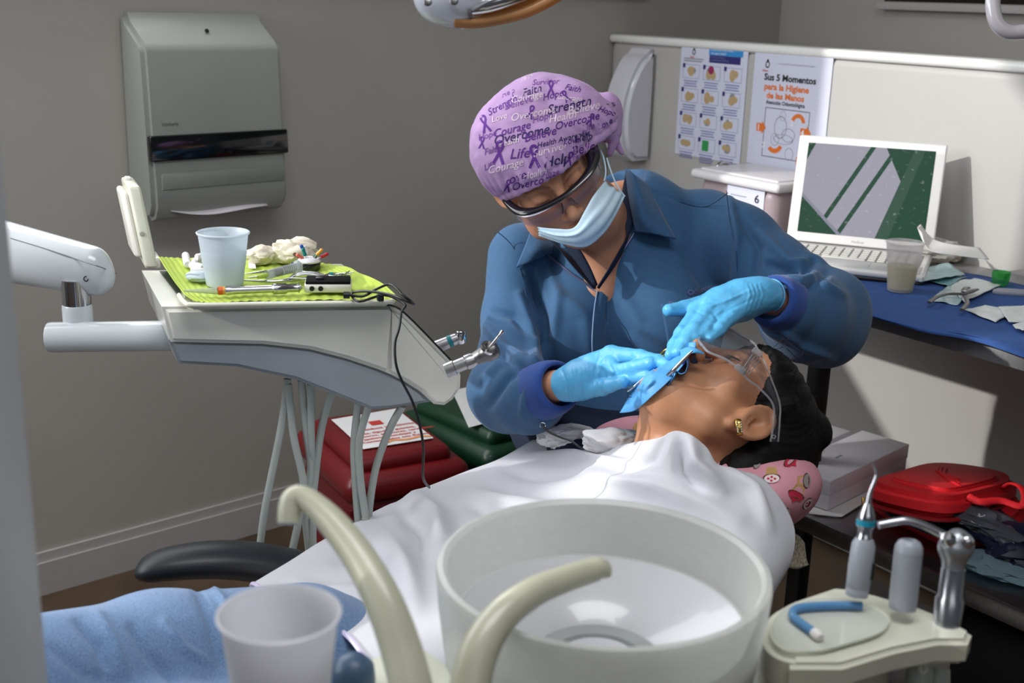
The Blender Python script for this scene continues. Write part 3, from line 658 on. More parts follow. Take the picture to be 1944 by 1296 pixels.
# ------------------------------------------------------------------ gloves (hands)
def glove(name, lo_, hi_, palm, fingers, wrist, fl, lab=None):
    A = np.array([P(*p[:3]) for g in [palm]+[x for x in fingers] for p in g]+[P(*wrist[0][:3])])
    S_ = SDF(A.min(0)-.04, A.max(0)+.04, .0016)
    for a, b in zip(palm[:-1], palm[1:]):
        S_.cone(P(*a[:3]), P(*b[:3]), Rr(a[3], a[2]), Rr(b[3], b[2]), .012)
    for g in fingers:
        for a, b in zip(g[:-1], g[1:]): S_.cone(P(*a[:3]), P(*b[:3]), Rr(a[3], a[2]), Rr(b[3], b[2]), .0045)
    w = wrist; S_.cone(P(*w[0][:3]), P(*w[1][:3]), Rr(w[0][3], w[0][2]), Rr(w[1][3], w[1][2]), .014)
    ax = nrm(P(*w[0][:3])-P(*w[1][:3])); S_.plane_cut(P(*w[0][:3])+ax*.004, ax)
    v, f = S_.mesh(); v = lap(v, f, 1, .4); n = vert_normals(v, f)
    v = v+n*(.0004*vnoise(v, 500, 2)+.0005*vnoise(v, 220, 9))[:, None]; v = folds(v, n, fl)
    o = npmesh(name, v, f, m_glove, dent); return o, BVHTree.FromPolygons([tuple(x) for x in v], [tuple(int(a) for a in x) for x in f])
# right hand (left in the picture)
wr = [([(1088+i*9, 700-i*1), (1092+i*9, 730), (1088+i*9, 762-i*2)], 2.2, .0011) for i in range(6)]
wr += [([(1150, 672), (1140, 700), (1128, 735)], 3, .0015), ([(1140, 668), (1130, 700), (1118, 740)], 3, -.0012), ([(1162, 690), (1170, 705), (1163, 718)], 3, -.0018), ([(1068, 705), (1076, 730), (1078, 757)], 2.5, -.0018)]
glR, BV_gr = glove('glove', 0, 0,
    [(1088, 726, 1.775, 33), (1110, 716, 1.765, 36), (1136, 706, 1.75, 36), (1150, 700, 1.745, 34)],
    [[(1112, 712, 1.765, 28), (1160, 672, 1.735, 17), (1216, 678, 1.69, 14.5), (1250, 686, 1.66, 13.5), (1276, 696, 1.635, 11.5)],
     [(1118, 716, 1.755, 24), (1160, 692, 1.72, 16.5), (1168, 706, 1.70, 14.5), (1206, 697, 1.675, 13.5), (1234, 689, 1.655, 12)],
     [(1118, 722, 1.76, 22), (1152, 710, 1.725, 15), (1196, 716, 1.685, 13.5), (1230, 714, 1.66, 12)],
     [(1110, 736, 1.76, 22), (1143, 736, 1.72, 15), (1158, 731, 1.695, 13.5), (1181, 726, 1.675, 11.5)],
     [(1112, 726, 1.79, 20), (1165, 722, 1.785, 17), (1215, 720, 1.73, 15), (1256, 706, 1.67, 11.5)]],
    [(1068, 731, 1.785, 29), (1092, 724, 1.77, 31)], wr)
wl = [([(1418+i*8, 540-i*1), (1424+i*8, 560), (1414+i*8, 588)], 2.2, .0010) for i in range(4)]
wl += [([(1340, 585), (1380, 570), (1430, 548)], 3, .0012), ([(1360, 600), (1390, 585), (1440, 562)], 3, -.0010), ([(1355, 596), (1362, 606), (1352, 622)], 3, -.0014), ([(1290, 620), (1300, 630)], 4, .001), ([(1320, 590), (1345, 600)], 3, -.0012)]
glL, BV_gl = glove('glove', 0, 0,
    [(1438, 560, 1.755, 33), (1405, 570, 1.745, 38), (1370, 582, 1.735, 36), (1348, 590, 1.725, 32)],
    [[(1395, 565, 1.755, 26), (1328, 588, 1.725, 18), (1294, 634, 1.67, 14.5), (1281, 655, 1.65, 13), (1272, 674, 1.63, 11)],
     [(1395, 572, 1.74, 26), (1345, 594, 1.705, 17), (1318, 628, 1.66, 15), (1301, 650, 1.64, 13.5), (1288, 668, 1.625, 11)],
     [(1400, 580, 1.735, 24), (1362, 602, 1.70, 15.5), (1338, 632, 1.66, 13.5), (1318, 648, 1.645, 12.5), (1302, 660, 1.635, 10.5)],
     [(1405, 582, 1.73, 24), (1384, 604, 1.70, 15), (1364, 626, 1.67, 13), (1346, 645, 1.65, 10.5)],
     [(1400, 560, 1.77, 24), (1345, 574, 1.765, 18), (1300, 586, 1.735, 15.5), (1270, 589, 1.72, 12.5)]],
    [(1464, 560, 1.765, 29), (1436, 560, 1.752, 31)], wl)
for a, b, r in (((1067, 732, 1.786), (1073, 730, 1.783), 29.5), ((1465, 560, 1.767), (1459, 560, 1.762), 29.5)):
    c = P(*a); e_ = P(*b); ax = nrm(e_-c); x_ = nrm(np.cross(ax, [0, 0, 1])); y_ = np.cross(ax, x_); rr = Rr(r, a[2])
    tube('glove_bead', [c+rr*(math.cos(t)*x_+math.sin(t)*y_) for t in np.linspace(0, 2*math.pi, 25)], .0016, m_glove, dent, n=8, sub=2)
# ------------------------------------------------------------------ cap
m_cap = mat('lilac_print_cotton', (186, 150, 198), .85, var=.06, scale=40, bump=.1, bscale=1200, sheen=.1)
K_ = SDF(HO-.21, HO+.21, .0025)
cc = P(1030, 262, 1.905)
K_.ell(HH(0, .042, -.012), np.array([.088, .093, .110])*HS, HR, .02); K_.ell(P(1036, 238, 1.90), (.088, .085, .080), None, .03); K_.ell(P(975, 280, 1.85), (.060, .06, .062), None, .04); K_.ell(P(1100, 245, 1.88), (.058, .06, .055), None, .04)
pb_ = HH(0, -.004, 0); nb_ = HR@nrm(np.array([0.02, -1, .40])); K_.plane_cut(pb_, nb_)
K_.ell(HH(0, .034, -.012)+nb_*.004, np.array([.080, .086, .098])*HS, HR, .004, True)
v, f = K_.mesh(); v = lap(v, f, 2, .5); n = vert_normals(v, f)
pr = (v-HO)@HR; ang = np.arctan2(pr[:, 0], pr[:, 2]); hb = -((v-pb_)@nb_)
v = v+n*(.0022*np.sin(ang*34+2*np.sin(ang*5))*np.exp(-((hb-.022)/.02)**2)+.0032*vnoise(v, 42, 4)+.0022*vnoise(v, 90, 6)+.0012*vnoise(v, 180, 7)-.0018*np.exp(-((hb-.012)/.003)**2))[:, None]
cap_ = npmesh('cap', v, f, m_cap, dent); BV_c = BVHTree.FromPolygons([tuple(x) for x in v], [tuple(int(a) for a in x) for x in f])
K_ = SDF(P(1150, 235, 1.95)-.09, P(1150, 235, 1.95)+.09, .0025)
K_.ell(P(1146, 222, 1.955), (.030, .035, .040), rotz(np.eye(3), .3), .01); K_.cone(P(1128, 200, 1.95), P(1160, 250, 1.95), .018, .016, .01); K_.cone(P(1162, 262, 1.96), P(1180, 290, 1.965), .008, .004, .006); K_.cone(P(1165, 268, 1.95), P(1158, 292, 1.95), .007, .004, .006)
v, f = K_.mesh(); n = vert_normals(v, f); v = v+n*(.003*vnoise(v, 110, 4))[:, None]; npmesh('cap_knot', v, f, m_cap, cap_)
BV_k = BVHTree.FromPolygons([tuple(x) for x in v], [tuple(int(a) for a in x) for x in f])
def onc(x, y):
    d = ray(x, y); d = d/np.linalg.norm(d); best = None
    for bv in (BV_c, BV_k):
        r = bv.ray_cast(Vector(CAM), Vector(d))
        if r[0] is not None and (best is None or r[3] < best[1]): best = (np.array(r[0]), r[3])
    return None if best is None else best[0]-d*.0009
inks = [mat('print_violet', (98, 46, 140), .85), mat('print_navy', (54, 40, 96), .85), mat('print_pale', (226, 208, 222), .85), mat('print_mauve', (132, 84, 160), .85)]
def captext(s_, x, y, size, rot, ink):
    v2, f2 = textverts(s_, size, .35, size*.008); c, q = math.cos(rot), math.sin(rot); v3 = []; ok = []
    for a, b in v2:
        b = b+ (2 if False else 0); p = onc(x+a*c+b*q, y+a*q-b*c); ok.append(p is not None); v3.append(p if p is not None else CAM)
    f2 = [t for t in f2 if all(ok[i] for i in t)]
    # drop faces that jump across an edge
    f2 = [t for t in f2 if max(np.linalg.norm(np.array(v3[t[0]])-np.array(v3[i])) for i in t) < .02]
    if not f2: return
    us = sorted({i for t in f2 for i in t}); mp_ = {i: k for k, i in enumerate(us)}
    pm('cap_lettering', [v3[i] for i in us], [tuple(mp_[i] for i in t) for t in f2], inks[ink], cap_, False)
for a in (('Courage', 972, 252, 21, -.25, 0), ('Overcome', 990, 264, 25, -.22, 1), ('Believe', 1026, 262, 22, -.25, 0), ('Life', 986, 300, 27, -.1, 0), ('Life', 1117, 247, 18, -.3, 3), ('Strength', 1081, 208, 25, -.22, 1),
          ('Health', 1068, 228, 20, -.2, 2), ('Believe', 1108, 212, 22, -.2, 2), ('Overcome', 1096, 236, 20, -.25, 0), ('Health Awareness', 1070, 268, 14, -.25, 1), ('Love', 1085, 272, 16, -.2, 0), ('Help', 1108, 267, 18, -.25, 1),
          ('Survivor', 1045, 290, 20, -.25, 2), ('Help', 1057, 313, 27, -.22, 1), ('Love', 978, 346, 24, -.35, 0), ('Overcome', 1014, 352, 20, -.25, 0), ('Believe', 1118, 287, 24, -.25, 0), ('Courage', 960, 322, 20, -.25, 2),
          ('Hope', 1045, 334, 15, -.2, 3), ('Health', 1015, 336, 18, -.25, 2), ('Love', 1130, 304, 15, -.25, 2), ('Hope', 1050, 186, 18, -.25, 0), ('Faith', 1010, 178, 20, -.3, 1), ('Hope', 1030, 228, 18, -.3, 3), ('Overcome', 1012, 222, 20, -.2, 2),
          ('Believe', 985, 200, 20, -.3, 3), ('Strength', 955, 205, 18, -.5, 0), ('Courage', 1000, 190, 18, -.2, 2), ('Love', 948, 228, 16, -.3, 2), ('Hope', 925, 262, 16, -.3, 3), ('Faith', 935, 290, 17, -.3, 3), ('Life', 930, 320, 16, -.4, 3),
          ('Survivor', 1035, 160, 15, -.05, 3), ('Faith', 1086, 172, 16, .2, 0), ('Courage', 1080, 190, 14, .1, 2), ('Hope', 1150, 215, 15, .3, 0), ('Love', 1150, 240, 16, -.5, 0), ('Life', 1158, 200, 12, .4, 1), ('Faith', 1000, 150, 12, -.3, 2), ('Help', 965, 180, 14, -.4, 3), ('Health', 965, 275, 16, -.25, 2), ('Faith', 1100, 300, 14, -.25, 3)):
    captext(*a)
def ribbon(x, y, s_, rot):
    # awareness ribbon: loop and two crossing tails
    pts = [(-.55, 1.35), (-.12, .35), (.28, -.5), (.3, -.95), (0, -1.15), (-.3, -.95), (-.28, -.5), (.12, .35), (.55, 1.35)]
    q = crom(np.array(pts, float), 4); t = np.gradient(q, axis=0); t /= np.linalg.norm(t, axis=1)[:, None]; n2 = np.c_[-t[:, 1], t[:, 0]]; c, r = math.cos(rot), math.sin(rot); v3 = []
    for k in range(len(q)):
        for sg in (-1, 1):
            a, b = (q[k]+sg*.16*n2[k])*s_; p = onc(x+a*c-b*r, y+a*r+b*c)
            if p is None: return
            v3.append(p)
    pm('cap_ribbon', v3, [(2*k, 2*k+1, 2*k+3, 2*k+2) for k in range(len(q)-1)], inks[0], cap_, False)
for a in ((1014, 296, 17, -.05), (948, 288, 17, .1), (920, 234, 13, -.3), (1046, 166, 11, 0), (1008, 212, 10, .3), (1082, 300, 10, .3), (964, 352, 9, .2), (1122, 226, 9, .4), (1074, 182, 9, -.5), (915, 270, 9, .1)): ribbon(*a)
# ------------------------------------------------------------------ mask, glasses, earring
m_mask = mat('surgical_mask', (200, 226, 242), .8, var=.03, scale=100, bump=.15, bscale=1800, sss=.05)
rows = [[(1021, 431, 1.805), (1058, 434, 1.775), (1090, 432, 1.757), (1110, 400, 1.768), (1126, 372, 1.79), (1147, 344, 1.835)],
        [(1022, 437, 1.800), (1062, 445, 1.768), (1096, 440, 1.750), (1122, 412, 1.758), (1144, 385, 1.785), (1163, 354, 1.835)],
        [(1023, 440, 1.800), (1066, 453, 1.772), (1102, 452, 1.756), (1134, 428, 1.765), (1159, 396, 1.79), (1176, 363, 1.840)],
        [(1022, 447, 1.815), (1070, 463, 1.79), (1112, 468, 1.782), (1146, 443, 1.790), (1168, 410, 1.81), (1186, 373, 1.850)]]
G = gridsurf([[P(*p) for p in r] for r in rows], 7, 6); N_ = gnormals(G); U_ = np.linspace(0, 1, G.shape[0])[:, None]
G = G-np.sign((N_[10, 10]@fw))*N_*(.0016*np.sin(U_*19)*np.ones((1, G.shape[1])))[..., None]
sheet('mask', G, m_mask, dent, .0012)
for pts in (((1147, 344, 1.835), (1150, 325, 1.845), (1146, 300, 1.86), (1140, 285, 1.86)), ((1186, 373, 1.85), (1170, 350, 1.85), (1158, 320, 1.86), (1152, 300, 1.87))):
    tube('ear_loop', [P(*p) for p in pts], .0014, m_mask, dent, n=6)
gg = tag(bpy.data.objects.new('safety_glasses', None)); COL.objects.link(gg); gg.parent = dent; gg.matrix_parent_inverse = MW[dent.name].inverted(); gg.location = Vector(HH(0, 0, .1)); MW[gg.name] = Matrix.Translation(gg.location)
m_gf = mat('glasses_frame_black', (16, 16, 20), .22, coat=.6)
br = [(-.080, .012, .020), (-.079, .010, .045), (-.070, .006, .082), (-.045, .004, .101), (0, .006, .111), (.045, .010, .101), (.070, .014, .080), (.080, .016, .045), (.083, .014, .005)]
tube('brow_bar', [HH(*p) for p in br], [.004, .006, .008, .0068, .0062, .0080, .0105, .0115, .009], m_gf, gg, n=10, sub=5, flat=.5, refn=HR[:, 1])
tube('brow_trim', [HH(x*1.01, y-.003, z+.0035) for x, y, z in br[1:5]], [.002, .0055, .005, .0015], mat('glasses_white_trim', (190, 188, 205), .15, coat=1), gg, n=8, sub=5, flat=.4, refn=HR[:, 1])
lens = clearfilm('clear_lens', (252, 246, 250), .95, .08, .5)
G = gridsurf([[HH(x, y+dy, z+dz) for x, y, z in br[1:-1]] for dy, dz in ((-.001, .001), (-.018, .0), (-.036, -.010))], 4, 4); sheet('lens', G, lens, gg, .0015)
for q in (-1, 1): tube('nose_pad', [HH(q*.008, -.004, .109), HH(q*.011, -.016, .107), HH(q*.014, -.026, .100)], .0016, clearfilm('clear_pad', (245, 240, 244), .6), gg, n=6)
G = gridsurf([[HH(.081, .012, .045), HH(.082, .012, .012)], [HH(.0825, -.008, .045), HH(.083, -.006, .012)], [HH(.080, -.026, .046), HH(.083, -.018, .018)]], 4, 4)
sheet('side_shield', G, mat('shield_white', (214, 196, 196), .3, trans=.2), gg, .0015)
m_gem = mat('crystal', (230, 222, 190), .08, metal=.7, var=.2, scale=500)
lathe('earring', [(0, .004), (.0035, .003), (.005, 0), (.004, -.003), (0, -.004)], frame(HH(.084, -.022, .0), HR[:, 1], HR[:, 2], HR[:, 0]), m_gem, dent, 8)
# lashes and hair at the temple
m_hair = mat('black_hair', (8, 6, 6), .5, spec=.25, var=.4, scale=300, stretch=(1, 1, 1), bump=.4, bscale=900)
for q in (-1, 1):
    for k in range(9):
        x = q*(.021+.0026*k); a = HH(x, -.004, .0835-.002*abs(k-3)*.6); b = HH(x+q*.002, -.012, .0915-.002*abs(k-3)*.5); tube('eyelash', [a, (a+b)/2+HR[:, 2]*.001, b], [.0005, .0004, .0001], m_hair, dent, n=4, sub=2)
# trousers and stool under the jacket
tr = SDF(P(1170, 880, 2.12)-np.array([.34, .45, .66]), P(1170, 880, 2.12)+np.array([.34, .3, .14]), .009)
hp = P(1170, 880, 2.12); hp[2] = .58
tr.ell(hp, (.19, .16, .12), None, .05)
for q, k in ((-1, (-.06, -.22)), (1, (.15, -.16))):
    kn = hp+np.array([k[0], k[1], -.02]); ft = np.array([kn[0]+q*.01, kn[1]+.06, .06]); tr.chain([hp+np.array([q*.09, 0, -.01]), kn, ft], [.09, .068, .05], .03)
tr.plane_cut((0, 0, .03), (0, 0, -1)); v, f = tr.mesh(); npmesh('trousers', v, f, m_navy, dent)
st = thing('stool', 'dark round stool under the dentist', 'stool', (hp[0], hp[1], 0))
lathe('seat', [(0, .44), (.15, .44), (.17, .425), (.17, .40), (.15, .385), (0, .385)], (hp[0], hp[1]+.02, 0), m_black, st)
lathe('gas_column', [(0, .39), (.025, .39), (.025, .08), (0, .08)], (hp[0], hp[1]+.02, 0), m_chrome, st, 20)
for k in range(5):
    a = 2*math.pi*k/5; d = np.array([math.cos(a), math.sin(a), 0]); tube('leg', [(hp[0], hp[1]+.02, .10), np.array([hp[0], hp[1]+.02, .06])+d*.15, np.array([hp[0], hp[1]+.02, .045])+d*.25], [.018, .014, .012], m_black, st, n=8)
# ------------------------------------------------------------------ dental chair
m_upv = mat('black_upholstery', (26, 26, 28), .5, var=.15); m_mel = mat('grey_melange_cloth', (118, 120, 124), .95, col2=(70, 72, 78), scale=420, lo=.4, hi=.6, bump=.3, bscale=700)
HC0 = P(1372, 905, 1.80); TO = P(1130, 1010, 1.70); HI = P(560, 1240, 1.28)
chair = thing('dental_chair', 'reclined dental chair under the patient with a dark padded armrest', 'dental chair', (float(TO[0]), float(TO[1]), 0))
ax_ = nrm(TO-HI); ax_h = nrm([ax_[0], ax_[1], 0]); si = np.array([ax_h[1], -ax_h[0], 0])
def slab(name, a, b, wa, wb, th, m, par, zoff, crown=0, bev=.03):
    d = nrm(b-a); L = np.linalg.norm(b-a); y = nrm(np.cross([0, 0, 1], d)); z = np.cross(d, y); M = frame(a+Z3*zoff, d, y, z); pts = []
    for x, w in ((0, wa), (L*.5, (wa+wb)/2*1.03), (L, wb)): pts.append((x, -w/2))
    for x, w in ((L, wb), (L*.5, (wa+wb)/2*1.03), (0, wa)): pts.append((x, w/2))
    return poly_extrude(name, pts, M, -th, 0, m, par, bev=bev, seg=4)
slab('backrest', HI+ax_h*.02, TO+ax_h*.26, .46, .40, .09, m_mel, chair, -.165)
sb = HI-Z3*.19; slab('seat', sb-ax_h*.75-Z3*.06, sb+ax_h*.06, .42, .48, .10, m_upv, chair, .02)
box('headrest_bar', frame(TO+ax_h*.24-Z3*.22, ax_h, si, Z3), (.3, .06, .02), m_steeld, chair, bev=.006)
box('base_column', (float(sb[0]+.12), float(sb[1]+.1), .26), (.22, .3, .36), mat('chair_base', (190, 190, 184), .4), chair, bev=.04, seg=4)
box('floor_plate', (float(sb[0]+.1), float(sb[1]+.1), .035), (.5, .62, .07), mat('chair_base', (190, 190, 184), .4), chair, bev=.03, seg=4)
# armrest: long dark pad seen left of the sheet
ar = [(275, 1085, 1.52), (330, 1062, 1.52), (410, 1052, 1.54), (480, 1060, 1.56), (560, 1085, 1.58)]
R_ = []
for k, (x, y, d) in enumerate(ar):
    tp = [13, 24, 30, 30, 26][k]; R_.append([(x, y-tp*.55, d+.05), (x+2, y-tp*.75, d), (x+4, y-tp*.5, d-.045), (x+4, y+tp*.9, d-.05), (x+6, y+tp*1.25, d-.02), (x+4, y+tp*1.0, d+.05)])
tube('armrest_pad', [P(x, y, d) for x, y, d in ((266, 1086, 1.52), (276, 1082, 1.52), (320, 1070, 1.53), (400, 1062, 1.55), (480, 1066, 1.575), (560, 1082, 1.60), (620, 1100, 1.62))], [.006, .015, .020, .023, .025, .026, .026], mat('armrest_rubber', (34, 38, 42), .42, var=.08), chair, n=24, flat=1.7, refn=np.array([0, 1., 0]))
tube('armrest_bracket', [P(560, 1105, 1.60), P(620, 1180, 1.57), P(660, 1260, 1.5)], [.022, .02, .02], m_black, chair)
# ------------------------------------------------------------------ printed pillow
O2 = P(1388, 795, 1.67); S2 = 1.05
R2, H2 = headframe(O2, cv(.82, .22, -.50), cv(-.2, .95, .10), S2)
m_pil = mat('pink_print_cotton', (214, 150, 164), .85, var=.05, scale=30, bump=.1, bscale=1000)
pc = P(1330, 908, 1.745); L2 = cv(.37, .02, .93); L2 = nrm(L2); U2 = cv(.9, .12, -.40); U2 = nrm(U2-L2*(U2@L2)); F2 = np.cross(L2, U2)
Q2 = np.stack([L2, U2, F2], 1)
pil = thing('headrest_pillow', 'pink headrest pillow printed with small cakes under the patient\'s head', 'pillow', pc-Z3*.06)
S_ = SDF(pc-.26, pc+.26, .004); S_.ell(pc-Z3*.008, (.215, .142, .080), Q2, .01); S_.ell(P(1215, 850, 1.90), (.085, .06, .05), None, .03); S_.ell(pc-L2*.05, (.165, .118, .058), Q2, .02)
v, f = S_.mesh(); n = vert_normals(v, f); v = v+n*(.002*vnoise(v, 45, 3))[:, None]; npmesh('cover', v, f, m_pil, pil); BV_p = BVHTree.FromPolygons([tuple(x) for x in v], [tuple(int(a) for a in x) for x in f])
def decal(name, poly, m, par, bv, off=.0012):
    ps = [hit(bv, x, y, off, -1) if bv.ray_cast(Vector(CAM), Vector(nrm(ray(x, y))))[0] is not None else None for x, y in poly]
    if any(p is None for p in ps): return
    c = np.mean(ps, 0); v_ = [c]+ps; k = len(ps); pm(name, v_, [(0, 1+i, 1+(i+1) % k) for i in range(k)], m, par, False)
def circ(x, y, a, b, rot=0, n=14, a0=0, a1=2*math.pi):
    o = []
    for i in range(n):
        t = a0+(a1-a0)*i/(n-1 if a1-a0 < 6 else n); u, w = a*math.cos(t), b*math.sin(t); o.append((x+u*math.cos(rot)-w*math.sin(rot), y+u*math.sin(rot)+w*math.cos(rot)))
    return o
mc = {k: mat('cake_'+k, c, .85) for k, c in dict(base=(190, 150, 96), brown=(96, 58, 40), red=(196, 40, 70), cream=(232, 214, 214), dots=(150, 140, 140)).items()}
def cake(x, y, s_, rot, kind):
    c, q = math.cos(rot), math.sin(rot); tr_ = lambda a, b: (x+s_*(a*c-b*q), y+s_*(a*q+b*c))
    decal('cake_base', [tr_(*p) for p in ((-.75, 0), (.75, 0), (.5, 1.1), (-.5, 1.1))], mc['base'], pil, BV_p)
    decal('cake_rim', circ(*tr_(0, -.05), s_*1.0, s_*.42, rot), mc['brown'], pil, BV_p, .0016)
    k = ('red', 'cream', 'dots')[kind % 3]; decal('cake_icing', circ(*tr_(0, -.18), s_*.86, s_*.48, rot), mc[k], pil, BV_p, .0020)
    if k == 'cream':
        for a, b in ((-.35, -.2), (.05, -.4), (.4, -.15), (0, .02)): decal('cake_berry', circ(*tr_(a, b), s_*.15, s_*.12, rot, 8), mc['red'], pil, BV_p, .0025)
    if k == 'red': decal('cake_tip', [tr_(*p) for p in ((-.4, -.5), (.4, -.5), (0, -1.0))], mc['red'], pil, BV_p, .0022)
for i, a in enumerate(((1500, 872, 17, 2.4), (1465, 905, 17, 3.1), (1530, 912, 15, 1.6), (1512, 938, 17, 3.6), (1490, 975, 13, 2.0), (1440, 915, 16, .3), (1538, 870, 12, 1.2), (1532, 955, 13, 2.2), (1190, 788, 17, .0), (1160, 800, 13, .4), (1215, 815, 13, 2.2), (1436, 878, 12, 2.0), (1506, 1000, 12, 1.7))): cake(*a, i)
# ------------------------------------------------------------------ patient
pat = thing('person', 'patient lying back with closed eyes, clear goggles, black hair and jeans under a white sheet', 'person', P(1130, 1010, 1.75))
lo = P(900, 1000, 1.55)-np.array([.42, .52, .36]); hi = P(1200, 900, 1.6)+np.array([.42, .42, .36])
B = SDF(lo, hi, .0036)
jb = .006; head(B, R2, H2, S2, jb, -.029, 1.12, .016)
B.chain([H2(0, -.04, -.03), H2(0, -.11, -.045), P(1270, 905, 1.70), P(1230, 930, 1.70)], [.055, .047, .048, .05], .03)
B.cone(H2(.0, -.088, .042), P(1272, 862, 1.66), .034, .048, .03)
tc = [P(1200, 905, 1.74), P(1100, 950, 1.655), P(930, 1015, 1.545), P(760, 1100, 1.425), P(640, 1165, 1.34)]
tc = [p-Z3*(.125 if i else .10) for i, p in enumerate(tc)]
B.cone(P(1270, 905, 1.70)-Z3*.02, tc[0], .05, .06, .03)
shn, shf = P(1365, 960, 1.60)-Z3*.075, P(1120, 880, 1.88)-Z3*.075
B.cone(shf, shn, .05, .05, .03)
for a_, b_ in zip(tc[:-1], tc[1:]): B.cone(a_+si*.07, b_+si*.065, .085, .085, .04); B.cone(a_-si*.07, b_-si*.065, .085, .085, .04)
for s_, sh in ((1, shn), (-1, shf)):
    el = sh-ax_h*.26+si*s_*.03-Z3*.06; ha = el-ax_h*.20-si*s_*.07-Z3*.0; B.chain([sh, el, ha, ha-ax_h*.08-si*s_*.03], [.046, .036, .028, .032], .02)
v, f = B.mesh(); v = lap(v, f, 1, .4)
npmesh('body', v, f, m_skin2, pat, headcol(v, R2, O2, S2)); BV_pb = BVHTree.FromPolygons([tuple(x) for x in v], [tuple(int(a) for a in x) for x in f])
# jeans
m_jean = mat('blue_denim', (126, 156, 192), .9, col2=(78, 106, 148), scale=800, lo=.3, hi=.7, bump=.25, bscale=1200, sheen=.2)
lo = P(300, 1290, 1.15)-np.array([.45, .35, .30]); hi = P(600, 1250, 1.28)+np.array([.30, .30, .20])
Jn = SDF(lo, hi, .0045)
Jn.ell(P(640, 1285, 1.36), (.15, .12, .08), None, .04)
Jn.chain([P(570, 1262, 1.33), P(300, 1292, 1.22), P(40, 1338, 1.10)], [.089, .086, .078], .02)
Jn.chain([P(560, 1440, 1.22), P(300, 1480, 1.10), P(20, 1560, 1.0)], [.087, .080, .072], .02)
v, f = Jn.mesh(); v = lap(v, f, 2, .5); n = vert_normals(v, f); v = v+n*(.0015*vnoise(v, 40, 3))[:, None]; n = vert_normals(v, f)
v = folds(v, n, [(a_, b_, c_*.8) for a_, b_, c_ in [([(150, 1180), (190, 1225), (205, 1270)], 9, -.012), ([(185, 1165), (215, 1215), (240, 1280)], 7, .008), ([(250, 1190), (280, 1240), (330, 1290)], 8, -.010), ([(310, 1180), (350, 1230), (400, 1260)], 7, .007), ([(375, 1120), (400, 1180), (420, 1260)], 8, -.008), ([(400, 1110), (430, 1150), (440, 1210)], 6, .006), ([(100, 1230), (160, 1280), (240, 1296)], 9, -.006)]])
npmesh('jeans', v, f, m_jean, pat)
# hair
Hs = SDF(O2-.2, O2+.22, .003)
Hs.ell(H2(0, .036, -.024), np.array([.086, .085, .110])*S2, R2, .02); Hs.ell(H2(0, .038, .030), np.array([.071, .063, .060])*S2, R2, .015); Hs.ell(H2(.0, -.03, -.07), np.array([.065, .05, .05])*S2, R2, .03)
Hs.ell(H2(.058, -.012, -.055), np.array([.034, .055, .04])*S2, R2, .02); Hs.ell(H2(.04, -.06, -.075), np.array([.045, .05, .04])*S2, R2, .03)
nn = nrm(R2@np.array([0, -.62, .80])); Hs.plane_cut(H2(0, 0, 0)+nn*(.028), nn); Hs.ell(H2(.090, -.037, .016), np.array([.03, .040, .029])*S2, R2, .01, True)
Hs.cone(H2(.078, .035, .012), H2(.076, .0, .012), .007, .003, .012)
Hs.ell(P(1540, 818, 1.68), (.028, .034, .030), None, .008)
v, f = Hs.mesh(); n = vert_normals(v, f); q = (v-O2)@R2; a = np.arctan2(q[:, 0], -q[:, 2]+.04)
v = v+n*(.0006*np.sin(a*90+5*np.sin(q[:, 1]*40))+.0008*np.sin(a*22+3*q[:, 1]*20))[:, None]; npmesh('hair', v, f, m_hair, pat)
for k in range(26):
    a = np.array([1520+rng.normal()*14, 780+rng.normal()*18]) if k % 2 else np.array([1500-rng.random()*70, 690-rng.random()*30])
    p0 = P(a[0], a[1], 1.68); p1 = p0+cv(.012+.02*rng.random(), .018*rng.normal(), .0); p2 = p1+cv(.012*rng.normal(), -.018*rng.random() if k % 2 else .008, 0)
    tube('stray_hair', [p0, p1, p2], [.0005, .0004, .0002], m_hair, pat, n=4, sub=3)
for k in range(14):
    x = .019+.0019*k; a_ = H2(x, -.004, .0835-.002*abs(k-6)*.35); b_ = H2(x+.001, -.013, .0905-.0015*abs(k-6)*.4); tube('eyelash', [a_, (a_+b_)/2+R2[:, 2]*.001, b_], [.0006, .0005, .0001], m_hair, pat, n=4, sub=2)
# earring: two rows of stones in a gold band
er = hit(BV_pb, 1402, 810, .006); ME = frame(er, nrm(cv(1, .1, 0)), nrm(cv(-.1, 1, 0)), nrm(cv(0, 0, 1)))
eo = tag(bpy.data.objects.new('earring', None)); COL.objects.link(eo); eo.parent = pat; eo.matrix_parent_inverse = MW[pat.name].inverted(); eo.location = Vector(er); MW[eo.name] = Matrix.Translation(eo.location)
tube('band', [ME @ Vector(p) for p in ((0, .0085, -.004), (0, .009, .001), (0, .005, .005), (0, -.004, .006), (0, -.0095, .002), (0, -.009, -.003))], .0042, mat('gold', (212, 170, 90), .2, metal=1), eo, n=10, flat=.4, refn=nrm(cv(0, 0, 1)))
for c in (-.0024, .0024):
    for k in range(5):
        lathe('stone', [(0, .0014), (.0012, .0009), (.0016, 0), (0, -.001)], ME @ Matrix.Translation((c, .006-.003*k, .0078-.00025*(k-2)**2)), m_gem, eo, 8)
